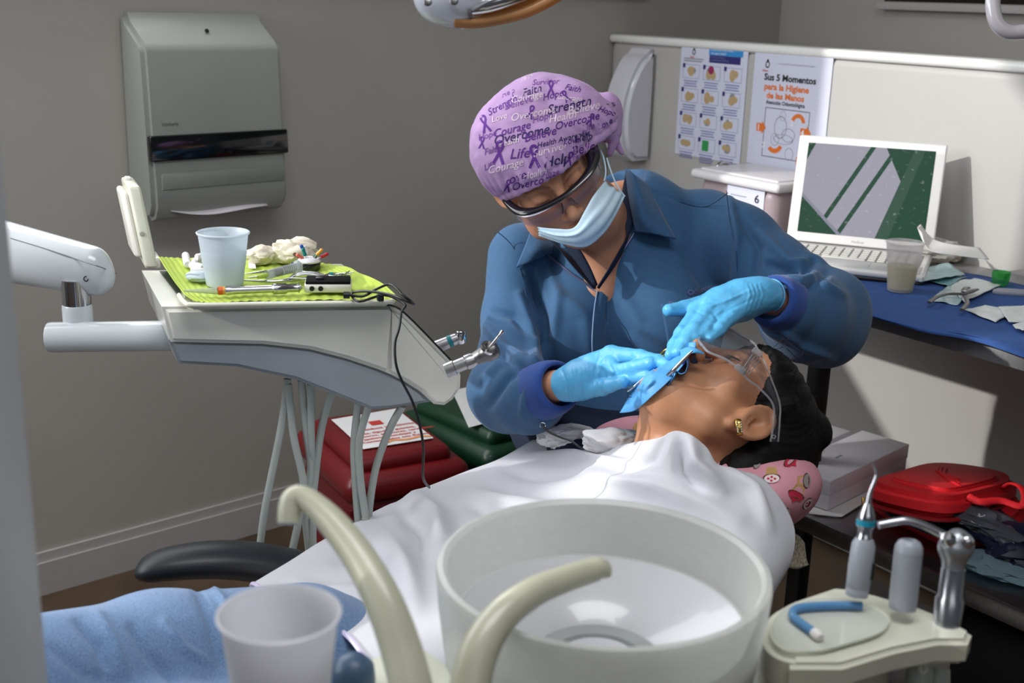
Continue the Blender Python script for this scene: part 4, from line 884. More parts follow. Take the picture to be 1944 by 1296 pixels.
# goggles worn by the patient
go = tag(bpy.data.objects.new('safety_goggles', None)); COL.objects.link(go); go.parent = pat; go.matrix_parent_inverse = MW[pat.name].inverted(); go.location = Vector(P(1400, 660, 1.62)); MW[go.name] = Matrix.Translation(go.location)
cg = clearfilm('goggle_plastic', (250, 250, 252), .97, .06, .10)
cg2 = clearfilm('goggle_edge', (244, 244, 247), .70, .12, .5)
top = [(1333, 636, 1.66), (1350, 628, 1.70), (1384, 625, 1.72), (1418, 642, 1.70), (1434, 654, 1.63)]
mid = [(1326, 648, 1.615), (1345, 647, 1.625), (1382, 648, 1.63), (1412, 664, 1.61), (1428, 678, 1.585)]
bot = [(1334, 656, 1.585), (1345, 668, 1.575), (1376, 681, 1.565), (1400, 697, 1.56), (1415, 708, 1.555)]
G = gridsurf([[P(*p) for p in r] for r in (top, mid, bot)], 5, 5); sheet('lens', G, cg, go, .0015)
tube('lens_rim', [P(*p) for p in top], .0018, cg2, go, n=8); tube('lens_rim', [P(*p) for p in bot], .0018, cg2, go, n=8); tube('lens_rim', [P(1333, 636, 1.66), P(1327, 646, 1.62), P(1334, 657, 1.585)], .002, cg2, go, n=8)
a_ = [(1434, 654, 1.60), (1450, 684, 1.585), (1463, 716, 1.575), (1480, 765, 1.565), (1480, 800, 1.562), (1477, 838, 1.56)]
b_ = [(1402, 700, 1.565), (1420, 720, 1.56), (1441, 736, 1.558), (1467, 766, 1.556), (1469, 800, 1.555), (1463, 838, 1.555)]
m2 = [((p[0]+q[0])/2, (p[1]+q[1])/2, (p[2]+q[2])/2-.006) for p, q in zip(a_, b_)]
G = gridsurf([[P(*p) for p in r] for r in (a_, m2, b_)], 4, 6); sheet('temple_arm', G, cg, go, .0022)
tube('arm_edge', [P(*p) for p in a_], .0014, cg2, go, n=6); tube('arm_edge', [P(*p) for p in b_], .0014, cg2, go, n=6)
for k in range(4):
    t = .12+.1*k; tube('vent_rib', [P(*(np.array(a_[0])*(1-t)+np.array(a_[2])*t+np.array([-3, 2, -.004]))), P(*(np.array(b_[0])*(1-t)+np.array(b_[2])*t+np.array([2, -3, -.004])))], .0008, cg2, go, n=5, sub=1)
for c, r in ((P(1438, 668, 1.585), .006), (P(1405, 700, 1.555), .0065)):
    box('hinge', frame(c, nrm(cv(.8, -.6, 0)), nrm(cv(.6, .8, 0)), nrm(cv(0, 0, 1))), (.014, .009, .006), cg2, go, bev=.002)
lathe('arm_hole', [(.0014, 0), (.0022, .0006), (.003, 0)], frame(P(1469, 829, 1.55), rt, up, -fw), cg2, go, 12)
# ------------------------------------------------------------------ white sheet over the patient
m_sheet = mat('white_drape', (208, 208, 214), .55, var=.01, scale=10, bump=.05, bscale=300, coat=.05)
rows = [[(1060, 870, 2.02), (1012, 836, 1.93), (1110, 850, 1.88), (1213, 838, 1.62), (1244, 832, 1.565), (1290, 818, 1.545), (1338, 846, 1.535), (1368, 886, 1.535), (1448, 908, 1.55), (1505, 990, 1.53), (1503, 1065, 1.50), (1470, 1120, 1.50)],
        [(960, 900, 2.0), (945, 872, 1.90), (1030, 878, 1.84), (1130, 880, 1.69), (1200, 884, 1.575), (1265, 885, 1.54), (1325, 910, 1.52), (1375, 940, 1.51), (1430, 985, 1.49), (1465, 1050, 1.47), (1462, 1120, 1.46), (1420, 1220, 1.46)],
        [(830, 960, 1.9), (840, 910, 1.82), (915, 912, 1.76), (995, 926, 1.68), (1070, 945, 1.61), (1135, 965, 1.55), (1200, 995, 1.50), (1260, 1030, 1.46), (1320, 1080, 1.43), (1360, 1140, 1.41), (1365, 1220, 1.41), (1350, 1320, 1.42)],
        [(690, 1030, 1.78), (703, 975, 1.70), (770, 985, 1.63), (840, 1002, 1.57), (905, 1022, 1.51), (965, 1050, 1.46), (1020, 1080, 1.41), (1080, 1120, 1.38), (1130, 1170, 1.35), (1150, 1240, 1.34), (1155, 1320, 1.35), (1150, 1420, 1.36)],
        [(590, 1090, 1.62), (590, 1040, 1.56), (640, 1062, 1.50), (695, 1085, 1.45), (745, 1108, 1.40), (790, 1135, 1.36), (835, 1165, 1.32), (875, 1200, 1.29), (910, 1260, 1.27), (920, 1340, 1.27), (920, 1440, 1.29), (915, 1540, 1.3)],
        [(485, 1130, 1.5), (478, 1106, 1.44), (520, 1128, 1.40), (565, 1150, 1.36), (605, 1172, 1.325), (640, 1190, 1.29), (668, 1215, 1.265), (690, 1245, 1.24), (725, 1300, 1.22), (740, 1380, 1.22), (745, 1480, 1.24), (745, 1560, 1.26)]]
rows = [[P(*p) for p in r] for r in rows]; rows[0:0] = []
G = gridsurf(rows, 14, 9); N_ = gnormals(G)
if (N_[30, 50]@fw) > 0: N_ = -N_
Gf = G.reshape(-1, 3); Nf = N_.reshape(-1, 3); X, Y = proj_all(Gf); dsp = .0035*vnoise(Gf, 16, 8)+.0015*vnoise(Gf, 45, 2)
def fold_(pl, w, a):
    global dsp
    pl = np.asarray(pl, float); best = np.full(len(Gf), 1e9); tt = np.zeros(len(Gf)); K = len(pl)-1
    for i in range(K):
        p, q = pl[i], pl[i+1]; L = q-p; t = np.clip(((X-p[0])*L[0]+(Y-p[1])*L[1])/(L@L), 0, 1); dd = np.hypot(X-p[0]-t*L[0], Y-p[1]-t*L[1]); u = dd < best; best[u] = dd[u]; tt[u] = (i+t[u])/K
    dsp = dsp+1.6*a*np.exp(-(best/w)**2)*np.sin(np.pi*(tt*.8+.1))
for pl, w, a in (([(790, 945), (830, 985), (840, 1040)], 14, .012), ([(760, 960), (800, 1010), (800, 1070)], 12, -.010), ([(905, 935), (960, 960), (1060, 965)], 14, .010), ([(900, 955), (960, 985), (1030, 1000)], 14, -.008), ([(740, 1030), (770, 1080), (790, 1150)], 14, .010),
                 ([(1120, 905), (1250, 925), (1400, 985)], 16, .008), ([(1180, 950), (1300, 985), (1400, 1050)], 20, -.008), ([(1260, 830), (1240, 870), (1170, 900)], 10, -.008), ([(1310, 830), (1320, 880), (1370, 930)], 12, .012), ([(1290, 850), (1290, 890), (1330, 930)], 10, -.012), ([(1375, 890), (1430, 930), (1460, 1000)], 10, .008),
                 ([(960, 890), (1020, 900), (1100, 895)], 9, -.006), ([(1010, 865), (1100, 868), (1200, 880)], 7, .007), ([(560, 1110), (620, 1130), (700, 1120)], 12, .007), ([(520, 1120), (600, 1165), (650, 1180)], 10, -.006), ([(640, 1060), (700, 1050), (740, 1060)], 12, -.008)): fold_(pl, w, a)
G = (Gf+Nf*dsp[:, None]).reshape(G.shape)
dr_ = thing('patient_sheet', 'large white sheet draped over the patient\'s body behind the glass bowl', 'sheet', P(1130, 1010, 1.66))
sheet('drape', G, m_sheet, dr_, .0015); BV_s = BVHTree.FromPolygons([tuple(x) for x in G.reshape(-1, 3)], [(int(i*G.shape[1]+j), int((i+1)*G.shape[1]+j), int((i+1)*G.shape[1]+j+1), int(i*G.shape[1]+j+1)) for i in range(G.shape[0]-1) for j in range(G.shape[1]-1)])
tube('hem', [G[-1, j] for j in range(6, G.shape[1], 4)], .003, mat('hem_lilac', (206, 196, 222), .6), dr_, n=6, sub=2)
# ================================================================== DELIVERY UNIT
FLp = P(305, 583, 1.5); zt = float(FLp[2]); _e = onZ(752, 577, zt); ux = nrm(_e-FLp); un = np.array([-ux[1], ux[0], 0])
bl_ = onZ(262, 505, zt); ylen = float(np.linalg.norm(bl_-FLp)); uy = (bl_-FLp)/ylen; MUo = frame(FLp, ux, uy, Z3)
def pf2(x, y, yy=0):
    q = onW(x, y, FLp+un*yy, un)-FLp; return float(q@ux), float(q[2])
du_ = thing('delivery_unit', 'white dental delivery unit with upright lid, swing arm and hanging hoses left of the dentist', 'dental unit', FLp+ux*.15-Z3*.1)
MUp = MUo @ Matrix(((1, 0, 0, 0), (0, 0, 1, 0), (0, 1, 0, 0), (0, 0, 0, 1)))
wpts = [pf2(*p) for p in ((308, 584), (742, 579), (768, 594), (868, 696), (877, 714), (876, 738), (862, 760), (846, 771), (826, 769), (800, 745), (770, 726), (720, 703), (660, 683), (590, 665), (500, 655), (325, 651))]
poly_extrude('housing', [w for w in wpts[:2]]+[pf2(752, 588), pf2(742, 712)]+wpts[11:], MUp, 0, ylen*.92, m_white, du_, bev=.006, seg=3)
poly_extrude('end_cheek', [pf2(735, 583)]+wpts[1:11]+[pf2(735, 708)], MUp, -.0004, .032, m_white, du_, bev=.006, seg=3)
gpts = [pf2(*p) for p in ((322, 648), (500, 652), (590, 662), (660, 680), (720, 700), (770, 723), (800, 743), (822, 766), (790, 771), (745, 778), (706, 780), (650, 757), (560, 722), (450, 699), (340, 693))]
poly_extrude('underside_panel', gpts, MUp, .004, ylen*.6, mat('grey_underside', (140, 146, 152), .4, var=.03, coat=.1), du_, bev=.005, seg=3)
tube('edge_trim', [FLp+ux*a+Z3*b-uy*.0008 for a, b in [pf2(*p) for p in ((640, 579.5), (700, 578), (742, 579.5), (768, 594), (820, 646), (856, 684))]], .0014, m_black, du_, n=6, sub=3)
# lid
lb = onZ(275, 509, zt); lu = nrm(P(241, 353, dep(lb)+.0)-lb); ll = np.linalg.norm(P(241, 353, dep(lb))-lb); MLd = frame(lb, ux, uy, lu)
bm = bmesh.new(); bm_box(bm, MLd, .0185, .095, ll, bev=.005, seg=3, c=(.0095, .0475, ll/2)); bmo('lid', bm, m_offw, du_, autos=.6)
bm = bmesh.new(); bm_box(bm, MLd, .012, .075, ll*.8, bev=.006, seg=3, c=(-.004, .05, ll*.5)); bmo('lid_shell', bm, m_white, du_, autos=.6)
box('lid_catch', MLd, (.008, .014, .006), m_white, du_, bev=.0015, c=(.008, .06, ll+.002))
box('hinge', frame(lb, ux, uy, Z3), (.022, .05, .016), m_white, du_, bev=.003, c=(.012, .03, .006))
lathe('lid_button', [(0, .002), (.003, .0015), (.0035, 0)], MLd @ Matrix.Translation((.006, -.0005, ll*.42)) @ Matrix.Rotation(math.pi/2, 4, 'X'), m_dp, du_, 14)
# instrument well: dark recess strip beside the tray
wl_ = [onZ(*p, zt) for p in ((303, 516), (318, 516), (384, 579), (352, 580))]
pm('recess_gasket', [p+Z3*.0015 for p in wl_]+[p+Z3*.0005 for p in wl_], [(0, 1, 2, 3), (4, 7, 6, 5), (0, 4, 5, 1), (1, 5, 6, 2), (2, 6, 7, 3), (3, 7, 4, 0)], mat('dark_gasket', (34, 44, 34), .5), du_, False)
# swing arm
m_arm = mat('arm_enamel', (206, 212, 216), .25, var=.01, coat=.6)
A = SDF(P(100, 490, 1.62)-np.array([.17, .12, .13]), P(100, 490, 1.62)+np.array([.17, .12, .13]), .0028)
A.cone(P(-70, 455, 1.62)+Z3*.004, P(172, 508, 1.60)+Z3*.004, .037, .026, .01); A.cone(P(-70, 475, 1.62)-Z3*.0, P(183, 522, 1.60)-Z3*.004, .034, .024, .012)
v, f = A.mesh(); v = lap(v, f, 2, .5); npmesh('upper_arm', v, f, m_arm, du_); BVa = BVHTree.FromPolygons([tuple(x) for x in v], [tuple(int(a) for a in x) for x in f])
tube('arm_seam', [hit(BVa, x, y, .0002) for x, y in ((20, 452), (80, 470), (140, 490), (200, 510), (221, 519))], .0008, mat('seam_grey', (130, 134, 136), .6), du_, n=5)
tube('arm_emblem', [hit(BVa, 163+4*math.cos(t), 529+4.5*math.sin(t), .0004) for t in np.linspace(0, 5, 12)], .0006, m_black, du_, n=5)
ac = P(145, 560, 1.60)
lathe('pivot_shaft', [(0, .022), (.0185, .022), (.0185, -.013), (0, -.013)], ac, m_chrome, du_, 32)
lathe('pivot_collar', [(0, .001), (.0185, .001), (.0195, -.001), (.0195, -.04), (0, -.04)], ac-Z3*.013, m_arm, du_, 32)
c0 = P(93, 640, 1.60); c1 = P(332, 637, 1.60); d_ = nrm(c1-c0); e_ = nrm(np.cross(Z3, d_)); lathe('lower_arm', [(0, -.004), (.012, -.003), (.0195, 0), (.0202, .004), (.0202, np.linalg.norm(c1-c0)), (0, np.linalg.norm(c1-c0))], frame(c0, np.cross(e_, d_)*1.0, e_, d_), m_arm, du_, 40)
m_hose = mat('hose_grey', (158, 164, 158), .5, var=.03)
for pts in ([(546, 719), (534, 810), (505, 955), (494, 1033), (488, 1080)], [(547, 729), (557, 826), (577, 923), (567, 988), (551, 1065), (545, 1110)], [(572, 722), (580, 810), (590, 890), (580, 972), (586, 1043), (588, 1090)],
            [(590, 729), (591, 842), (593, 907), (594, 1043), (594, 1090)], [(632, 738), (611, 810), (598, 907), (592, 990), (600, 1080)], [(680, 764), (672, 842), (675, 923), (681, 1000), (690, 1060)], [(700, 770), (682, 835), (684, 907), (694, 980), (704, 1040)], [(764, 770), (739, 816), (713, 890), (700, 980), (700, 1060)]):
    k = len(pts); q = [P(x, y, 1.60+.045*i/(k-1)*(1+(pts[0][0] % 3)*.4)) for i, (x, y) in enumerate(pts)]; q.append(q[-1]+np.array([0, .1, -.12])); tube('hose', q, .0052, m_hose, du_, n=10, sub=5)
# slow speed handpiece with bur, and a small turbine
hp_ = thing('contra_angle_handpiece', 'steel contra angle handpiece with a bur at the right end of the unit', 'handpiece', P(880, 690, 1.52))
def along(name, a, b, prof, m, par, n=24, up_=None):
    d = nrm(b-a); e = nrm(np.cross(Z3 if up_ is None else up_, d)); return lathe(name, prof, frame(a, np.cross(e, d), e, d), m, par, n)
along('motor_body', P(846, 704, 1.53), P(914, 676, 1.53), [(0, 0), (.0095, 0), (.0098, .012), (.0085, .013), (.0085, .027), (.0098, .028), (.0098, .036), (.0075, .042), (.0075, .05), (0, .05)], m_steel, hp_)
along('neck', P(903, 680, 1.53), P(935, 664, 1.525), [(0, 0), (.0085, 0), (.0105, .012), (.0125, .018), (.0125, .026), (.009, .031), (0, .031)], m_steeld, hp_)
along('head_ring', P(925, 662, 1.516), P(930, 656, 1.512), [(.006, 0), (.010, 0), (.010, .004), (.006, .004), (.006, 0)], m_chrome, hp_)
along('bur', P(929, 660, 1.515), P(953, 630, 1.515), [(0, 0), (.0022, 0), (.0018, .004), (.0018, .022), (.0026, .024), (.0026, .027), (0, .028)], m_steel, hp_, 12)
tb = thing('turbine_handpiece', 'small steel handpiece with a teal band sticking out behind the white unit', 'handpiece', P(850, 650, 1.6))
along('body', P(822, 661, 1.60), P(878, 638, 1.60), [(0, 0), (.0085, 0), (.0078, .03), (.0072, .038), (0, .038)], m_steel, tb)
along('teal_band', P(851, 649, 1.60), P(858, 646, 1.60), [(.0079, 0), (.0082, 0), (.0081, .006), (.0076, .006), (.0079, 0)], mat('teal', (20, 120, 128), .4), tb)
lathe('head', [(0, .009), (.005, .009), (.0075, .006), (.0075, -.006), (.006, -.008), (0, -.008)], P(874, 640, 1.60), m_chrome, tb, 20)
lathe('chuck', [(0, .003), (.003, .002), (.003, 0), (0, 0)], P(873, 634, 1.592), m_steeld, tb, 12)
# ------------------------------------------------------------------ tray and napkin
def slabz(name, px, z0, z1, m, par, bev=.002, wm=1):
    pts = [onZ(x, y, z1) for x, y in px]; c = np.mean(pts, 0)
    return poly_extrude(name, [(p[0]-c[0], p[1]-c[1]) for p in pts][::-1], Matrix.Translation((c[0], c[1], 0)), z0, z1, m, par, bev=bev)
try_ = thing('instrument_tray', 'cream instrument tray under the green napkin on the white unit', 'tray', onZ(540, 540, zt))
slabz('tray_base', [(352, 578), (366, 581), (735, 574), (742, 568), (650, 500), (330, 503)], zt+.001, zt+.006, m_offw, try_)
tube('tray_rim', [onZ(x, y, zt+.008) for x, y in ((340, 560), (352, 575), (372, 579), (500, 577), (640, 575), (728, 573), (744, 567), (700, 530))], .0032, m_offw, try_, n=8)
napk = thing('green_napkin', 'lime green ribbed paper napkin spread over the instrument tray', 'napkin', onZ(540, 530, zt+.01))
NR = [[(300, 488), (345, 489), (430, 490), (520, 492), (600, 497), (655, 505)], [(312, 505), (360, 507), (450, 508), (540, 508), (630, 514), (705, 528)], [(328, 530), (380, 534), (470, 534), (560, 535), (660, 538), (735, 545)], [(350, 558), (400, 562), (490, 561), (580, 560), (680, 560), (752, 562)], [(368, 570), (420, 573), (500, 571), (590, 569), (690, 570), (752, 572)]]
ZR = [[.020, .012, .010, .012, .016, .018], [.018, .010, .009, .010, .014, .020], [.014, .009, .009, .009, .010, .016], [.012, .009, .010, .009, .010, .012], [.010, .010, .010, .010, .010, .008]]
G = gridsurf([[onZ(*p, zt+z) for p, z in zip(a, b)] for a, b in zip(NR, ZR)], 10, 16); U_ = np.arange(G.shape[1]); G[..., 2] += .0007*np.sin(U_*1.9)[None, :]+.0015*vnoise(G, 60, 3)
sheet('napkin', G, mat('lime_paper', (168, 188, 76), .85, var=.04, scale=80, sss=.05), napk, .0006)
NZ = zt+.0115
def cup(name, label, base, r0, r1, h, m, group=None, ridges=True, liquid=None):
    t = thing(name, label, 'cup', base, group); pr = [(0, .0025), (r0*.9, .0025), (r0, .001), (r0+.0005, .004)]
    for k in range(26):
        z = h*(.06+.9*k/25); r = r0+(r1-r0)*z/h; pr.append((r+(.0007*math.sin(k*math.pi) if 0 else (.0006 if (ridges and 8 < k < 17 and k % 2) else 0)), z))
    pr += [(r1+.0012, h-.003), (r1+.002, h-.001), (r1+.0005, h), (r1-.0008, h-.002)]
    pr += [(r0+(r1-r0)*t_-.0011, h*t_) for t_ in (.9, .6, .3, .06)]+[(r0*.85, .0045), (0, .0045)]
    lathe('wall', pr, Matrix.Translation(Vector(base)), m, t, 56)
    if liquid: lathe('liquid', [(0, .006), (r0*.93, .006), (r0+(r1-r0)*liquid[0]-.002, h*liquid[0]), (0, h*liquid[0])], Matrix.Translation(Vector(base)), liquid[1], t, 40)
    return t
m_cup = frosted('frosted_cup', (226, 234, 242), .45, .16); m_cup2 = frosted('frosted_cup_dull', (250, 248, 248), .5, .62)
bc = onZ(427, 540, NZ); cup('plastic_cup', 'frosted plastic cup standing on the green napkin on the tray', bc, .0235, .0322, .070, m_cup)
def crumple(name, c, r, m, par, amp=.35, seed=0, sub=4, R=None, sharp=1, flat=None, **k):
    bm = bmesh.new(); bmesh.ops.create_icosphere(bm, subdivisions=sub, radius=1); v = np.array([x.co[:] for x in bm.verts])
    d = 1+amp*(np.abs(vnoise(v, 3.2, seed))*1.6-.5)+amp*.5*(np.abs(vnoise(v, 7.5, seed+1))-.3)+amp*.22*vnoise(v, 17, seed+2)
    v = v*d[:, None]*np.asarray(r); R = np.eye(3) if R is None else R; v = v@R.T+np.asarray(c)
    if flat is not None: v[:, 2] = np.maximum(v[:, 2], flat)
    for i, x in enumerate(bm.verts): x.co = v[i]
    return bmo(name, bm, m, par, autos=.5 if sharp else 3, **k)
m_tis = mat('white_tissue', (226, 222, 220), .85, var=.02, sss=.1); m_cot = mat('cotton', (222, 220, 224), .95, var=.03, bump=.3, bscale=800)
for i, (a, b, d) in enumerate((((352, 484), (356, 502), 0), ((366, 497), (392, 493), .004), ((362, 503), (386, 508), 0), ((372, 489), (390, 486), .010), ((364, 513), (396, 517), 0))):
    z = NZ+.006+d; p, q = onZ(*a, z), onZ(*b, z); along('cotton_roll', p, q, [(0, 0), (.0042, .0005), (.0052, .002), (.0052, np.linalg.norm(q-p)-.002), (.0042, np.linalg.norm(q-p)), (0, np.linalg.norm(q-p))], m_cot, None, 14)
    o = COL.objects[-1]; tag(o, ('white cotton roll standing steeply at the back left of the heap beside the frosted cup', 'white cotton roll lying across the middle of the heap beside the frosted cup', 'white cotton roll at the left, under the other rolls beside the frosted cup', 'short white cotton roll on top of the heap beside the frosted cup', 'white cotton roll nearest the front of the heap, above the blue gauze')[i], 'cotton roll', 'cotton rolls on the tray')
def one(o, name, label, cat, group=None): o.name = name; return tag(o, label, cat, group)
g1 = onZ(378, 533, NZ); one(crumple('gauze_pad', g1+Z3*.006, (.018, .012, .007), mat('pale_blue_gauze', (206, 218, 226), .9), None, .25, 5, 3, flat=NZ-.001), 'gauze_pad', 'crumpled pale blue gauze left of the frosted cup', 'gauze')
g1 = onZ(497, 500, NZ); one(crumple('crumpled_glove', g1+Z3*.012, (.022, .018, .015), mat('cream_latex', (206, 198, 180), .6, sss=.1), None, .3, 8, 4, flat=NZ-.001), 'crumpled_paper', 'pale crumpled paper right behind the frosted cup', 'paper')
g1 = onZ(560, 500, NZ); one(crumple('crumpled_glove', g1+Z3*.016, (.036, .020, .020), mat('cream_latex', (206, 198, 180), .6, sss=.1), None, .3, 12, 4, flat=NZ-.001), 'crumpled_paper', 'larger cream crumpled paper behind the file stand', 'paper')
slabz_ = one(slabz('paper_sachet', [(470, 474), (482, 474), (486, 508), (472, 508)], NZ, NZ+.002, m_tis, None, .0005), 'paper_sachet', 'narrow white paper sachet close behind the frosted cup', 'sachet')
# syringe
sy = thing('syringe', 'clear syringe with a black plunger lying beside the file stand', 'syringe', onZ(530, 520, NZ+.01)); a, b = onZ(498, 524, NZ+.012), onZ(566, 506, NZ+.014); L_ = float(np.linalg.norm(b-a))
along('barrel', a+(b-a)*.12, b, [(0, 0), (.006, 0), (.0062, .002), (.0062, L_*.86), (.009, L_*.865), (.009, L_*.88), (0, L_*.88)], clearfilm('syringe_plastic', (236, 240, 242), .6, diff=.9), sy)
along('plunger', a+(b-a)*.40, a+(b-a)*.5, [(0, 0), (.0054, .0), (.0056, .007), (0, .008)], m_black, sy); along('needle_hub', a-(b-a)*.12, a+(b-a)*.12, [(0, 0), (.002, 0), (.0032, L_*.24), (0, L_*.24)], mat('lime_plastic', (176, 196, 90), .4), sy)
for k in range(7): along('tick_mark', a+(b-a)*(.55+.05*k), a+(b-a)*(.555+.05*k), [(.0063, 0), (.0064, 0), (.0064, .0006), (.0063, .0006), (.0063, 0)], m_black, sy, 12)
# file stand and files
fs = onZ(587, 512, NZ); st_ = thing('file_stand', 'small black file stand with a white sponge top on the tray', 'file stand', fs)
lathe('cup_base', [(0, 0), (.0148, 0), (.0158, .002), (.0156, .0105), (.0148, .012), (.0148, .0105), (0, .0105)], Matrix.Translation(Vector(fs)), mat('black_gloss', (22, 24, 26), .25, coat=.5), st_, 32)
lathe('sponge', [(.0145, .010), (.0162, .013), (.014, .016), (.007, .0180), (0, .0185)], Matrix.Translation(Vector(fs)), m_cot, st_, 24)
for i, (x, y, tx, ty, c) in enumerate(((574, 474, 583, 492, 'blue'), (581, 478, 585, 492, 'white'), (564, 487, 579, 494, 'brown'), (572, 490, 582, 495, 'coral'), (564, 500, 577, 498, 'navy'), (600, 487, 590, 493, 'green'), (608, 480, 592, 493, 'orange'), (618, 486, 596, 494, 'red'), (594, 496, 590, 498, 'black'), (578, 482, 583, 495, 'teal'))):
    pc_ = {'blue': (40, 80, 170), 'white': (226, 226, 226), 'brown': (92, 56, 48), 'coral': (220, 110, 96), 'navy': (34, 44, 110), 'green': (40, 130, 80), 'orange': (230, 160, 60), 'red': (190, 36, 52), 'black': (24, 24, 26), 'teal': (20, 120, 116)}[c]
    d0 = dep(fs); A_, B_ = P(tx, ty, d0-.008), P(589+(x-589)*1.1, 490+(y-492)*1.25, d0-.012+.004*(i % 3)); t = thing('endodontic_file', f'endodontic file with a {c} handle standing in the sponge', 'dental file', A_, 'files in the sponge stand')
    along('shank', A_, A_+(B_-A_)*.6, [(0, 0), (.0004, 0), (.0004, float(np.linalg.norm(B_-A_))*.6), (0, float(np.linalg.norm(B_-A_))*.6)], m_chrome, t, 6); along('handle', A_+(B_-A_)*.5, B_, [(0, 0), (.0022, .0005), (.0026, .003), (.0022, .005), (.0026, .0105), (.0014, .012), (0, .012)], mat('file_'+c, pc_, .35), t, 10)
# hand instruments
def instr(name, label, pts, r, tip=None, col=None, dz=.004):
    q = [onZ(x, y, NZ+dz+(z if z else 0)) for x, y, z in pts]; t = thing(name, label, 'instrument', q[0], None)
    tube('shaft', q, r, m_chrome, t, n=8, sub=4)
    if col: k = len(q)//2; along('colour_ring', q[k], q[k]+nrm(q[k+1]-q[k])*.006 if k+1 < len(q) else q[k]+nrm(q[k]-q[k-1])*.006, [(.002, 0), (.0033, 0), (.0033, .005), (.002, .005), (.002, 0)], mat('ring_'+col, {'teal': (10, 140, 140), 'blue': (30, 70, 130)}[col], .4), t, 12)
    return t
instr('dental_explorer', 'thin steel explorer with a teal ring nearest the syringe', [(470, 527, 0), (520, 522, 0), (556, 516, 0), (600, 520, 0), (640, 525, .004), (664, 514, .008)], [.0008, .0022, .0024, .0024, .0015, .0005], col='teal')
instr('dental_mirror', 'steel dental instrument with blue ring crossing behind the black topped box', [(462, 532, 0), (520, 534, 0), (590, 528, 0), (640, 524, 0), (668, 521, .003)], [.0008, .0024, .0024, .0018, .0006], col='blue')
instr('dental_probe', 'steel probe with a teal ring resting right of the file stand', [(545, 528, 0), (600, 530, 0), (625, 521, 0), (650, 520, 0), (672, 516, .006)], [.001, .0022, .0022, .0018, .0005], col='teal', dz=.007)
tw = thing('tweezers', 'bent steel tweezers arching below the file stand', 'tweezers', onZ(580, 525, NZ)); 
for o_ in (0, 1): tube('arm', [onZ(x, y+o_*3, NZ+.004+z) for x, y, z in ((548, 531, 0), (560, 520, .004), (590, 517, .006), (612, 521, .004), (640, 530, 0))], [.0012, .002, .0026, .002, .001], m_steel, tw, n=8, flat=.5)
instr('wax_carver', 'straight steel carver lying close behind the frosted cup', [(462, 520, 0), (500, 516, 0), (545, 508, 0), (575, 497, .006)], [.0006, .0020, .0020, .0008])
# chrome handpiece with orange band in front
ih = thing('air_syringe_tip', 'chrome instrument with orange band and clear tip lying in front of the cup', 'instrument', onZ(500, 553, NZ)); a, b = onZ(414, 552, NZ+.008), onZ(575, 546, NZ+.008); u_ = lambda t: a+(b-a)*t; L_ = float(np.linalg.norm(b-a))
along('clear_tip', onZ(350, 552, NZ+.006), a, [(0, 0), (.0012, 0), (.0045, float(np.linalg.norm(a-onZ(350, 552, NZ+.006)))), (0, float(np.linalg.norm(a-onZ(350, 552, NZ+.006))))], clearfilm('clear_tube', (236, 240, 226), .6, diff=.6), ih)
along('orange_band', a, u_(.05), [(0, 0), (.0052, 0), (.0052, .0055), (0, .0055)], mat('orange_plastic', (214, 96, 30), .4), ih); along('amber_band', u_(.035), u_(.1), [(0, 0), (.0050, 0), (.0050, .005), (0, .005)], mat('amber_plastic', (222, 160, 60), .4), ih)
along('barrel', u_(.08), b, [(0, 0), (.0055, 0), (.0062, .004), (.005, .010), (.0048, L_*.55), (.0068, L_*.57), (.0068, L_*.72), (.0052, L_*.74), (.0052, L_*.86), (.007, L_*.87), (0, L_*.92)], m_chrome, ih)
# electronic apex locator box with cable
d1, d2, d3, d4 = onZ(577, 560, NZ), onZ(668, 560, NZ), onZ(676, 548, NZ), onZ(590, 546, NZ)
bx = nrm(d2-d1); by = np.array([-bx[1], bx[0], 0]); al = thing('apex_locator', 'small white electronic box with black top at the front of the tray', 'device', d1); MAl = frame(d1, bx, by, Z3); wA = float(np.linalg.norm(d2-d1))
box('case', MAl, (wA, .04, .011), m_white, al, bev=.003, c=(wA/2, .022, .0075)); box('top_panel', MAl, (wA*.94, .036, .004), mat('black_matt', (14, 14, 15), .85, spec=.1), al, bev=.0015, c=(wA/2, .022, .0145)); box('button', MAl, (.01, .01, .004), m_black, al, bev=.001, c=(wA*.32, .02, .017))
for k in (.010, .021): lathe('socket', [(0, .0006), (.0030, .0006), (.0034, 0)], MAl @ Matrix.Translation((k, -.001+.003, .008)) @ Matrix.Rotation(math.pi/2, 4, 'X') @ Matrix.Translation((0, 0, .0005)), m_black, al, 12)
cb = thing('device_cable', 'thin black cable running from the electronic box over the unit edge down to the sheet', 'cable', onZ(700, 560, NZ))
tube('plug', [onZ(652, 560, NZ+.007), onZ(664, 560, NZ+.007)], .0045, m_black, cb, n=10, sub=1)
hang = [P(768, 577, 1.495), P(762, 592, 1.487), P(756, 620, 1.485), P(748, 650, 1.485), P(750, 690, 1.484), P(764, 725, 1.484), P(782, 760, 1.485), P(795, 800, 1.49), P(804, 850, 1.50), P(803, 905, 1.53), P(815, 925, 1.60)]
hang[2:5] = [p-uy*.004 for p in hang[2:5]]
tube('lead', [onZ(664, 560, NZ+.007), onZ(690, 562, NZ+.006), onZ(716, 548, NZ+.014), onZ(742, 540, NZ+.02), onZ(765, 560, NZ+.012), onZ(785, 576, NZ+.002), onZ(778, 574, NZ+.012), onZ(745, 560, NZ+.018), onZ(700, 553, NZ+.012), onZ(668, 556, NZ+.006), onZ(682, 572, NZ+.003), onZ(730, 560, NZ+.008)]+hang, .0017, m_black, cb, n=8, sub=5)
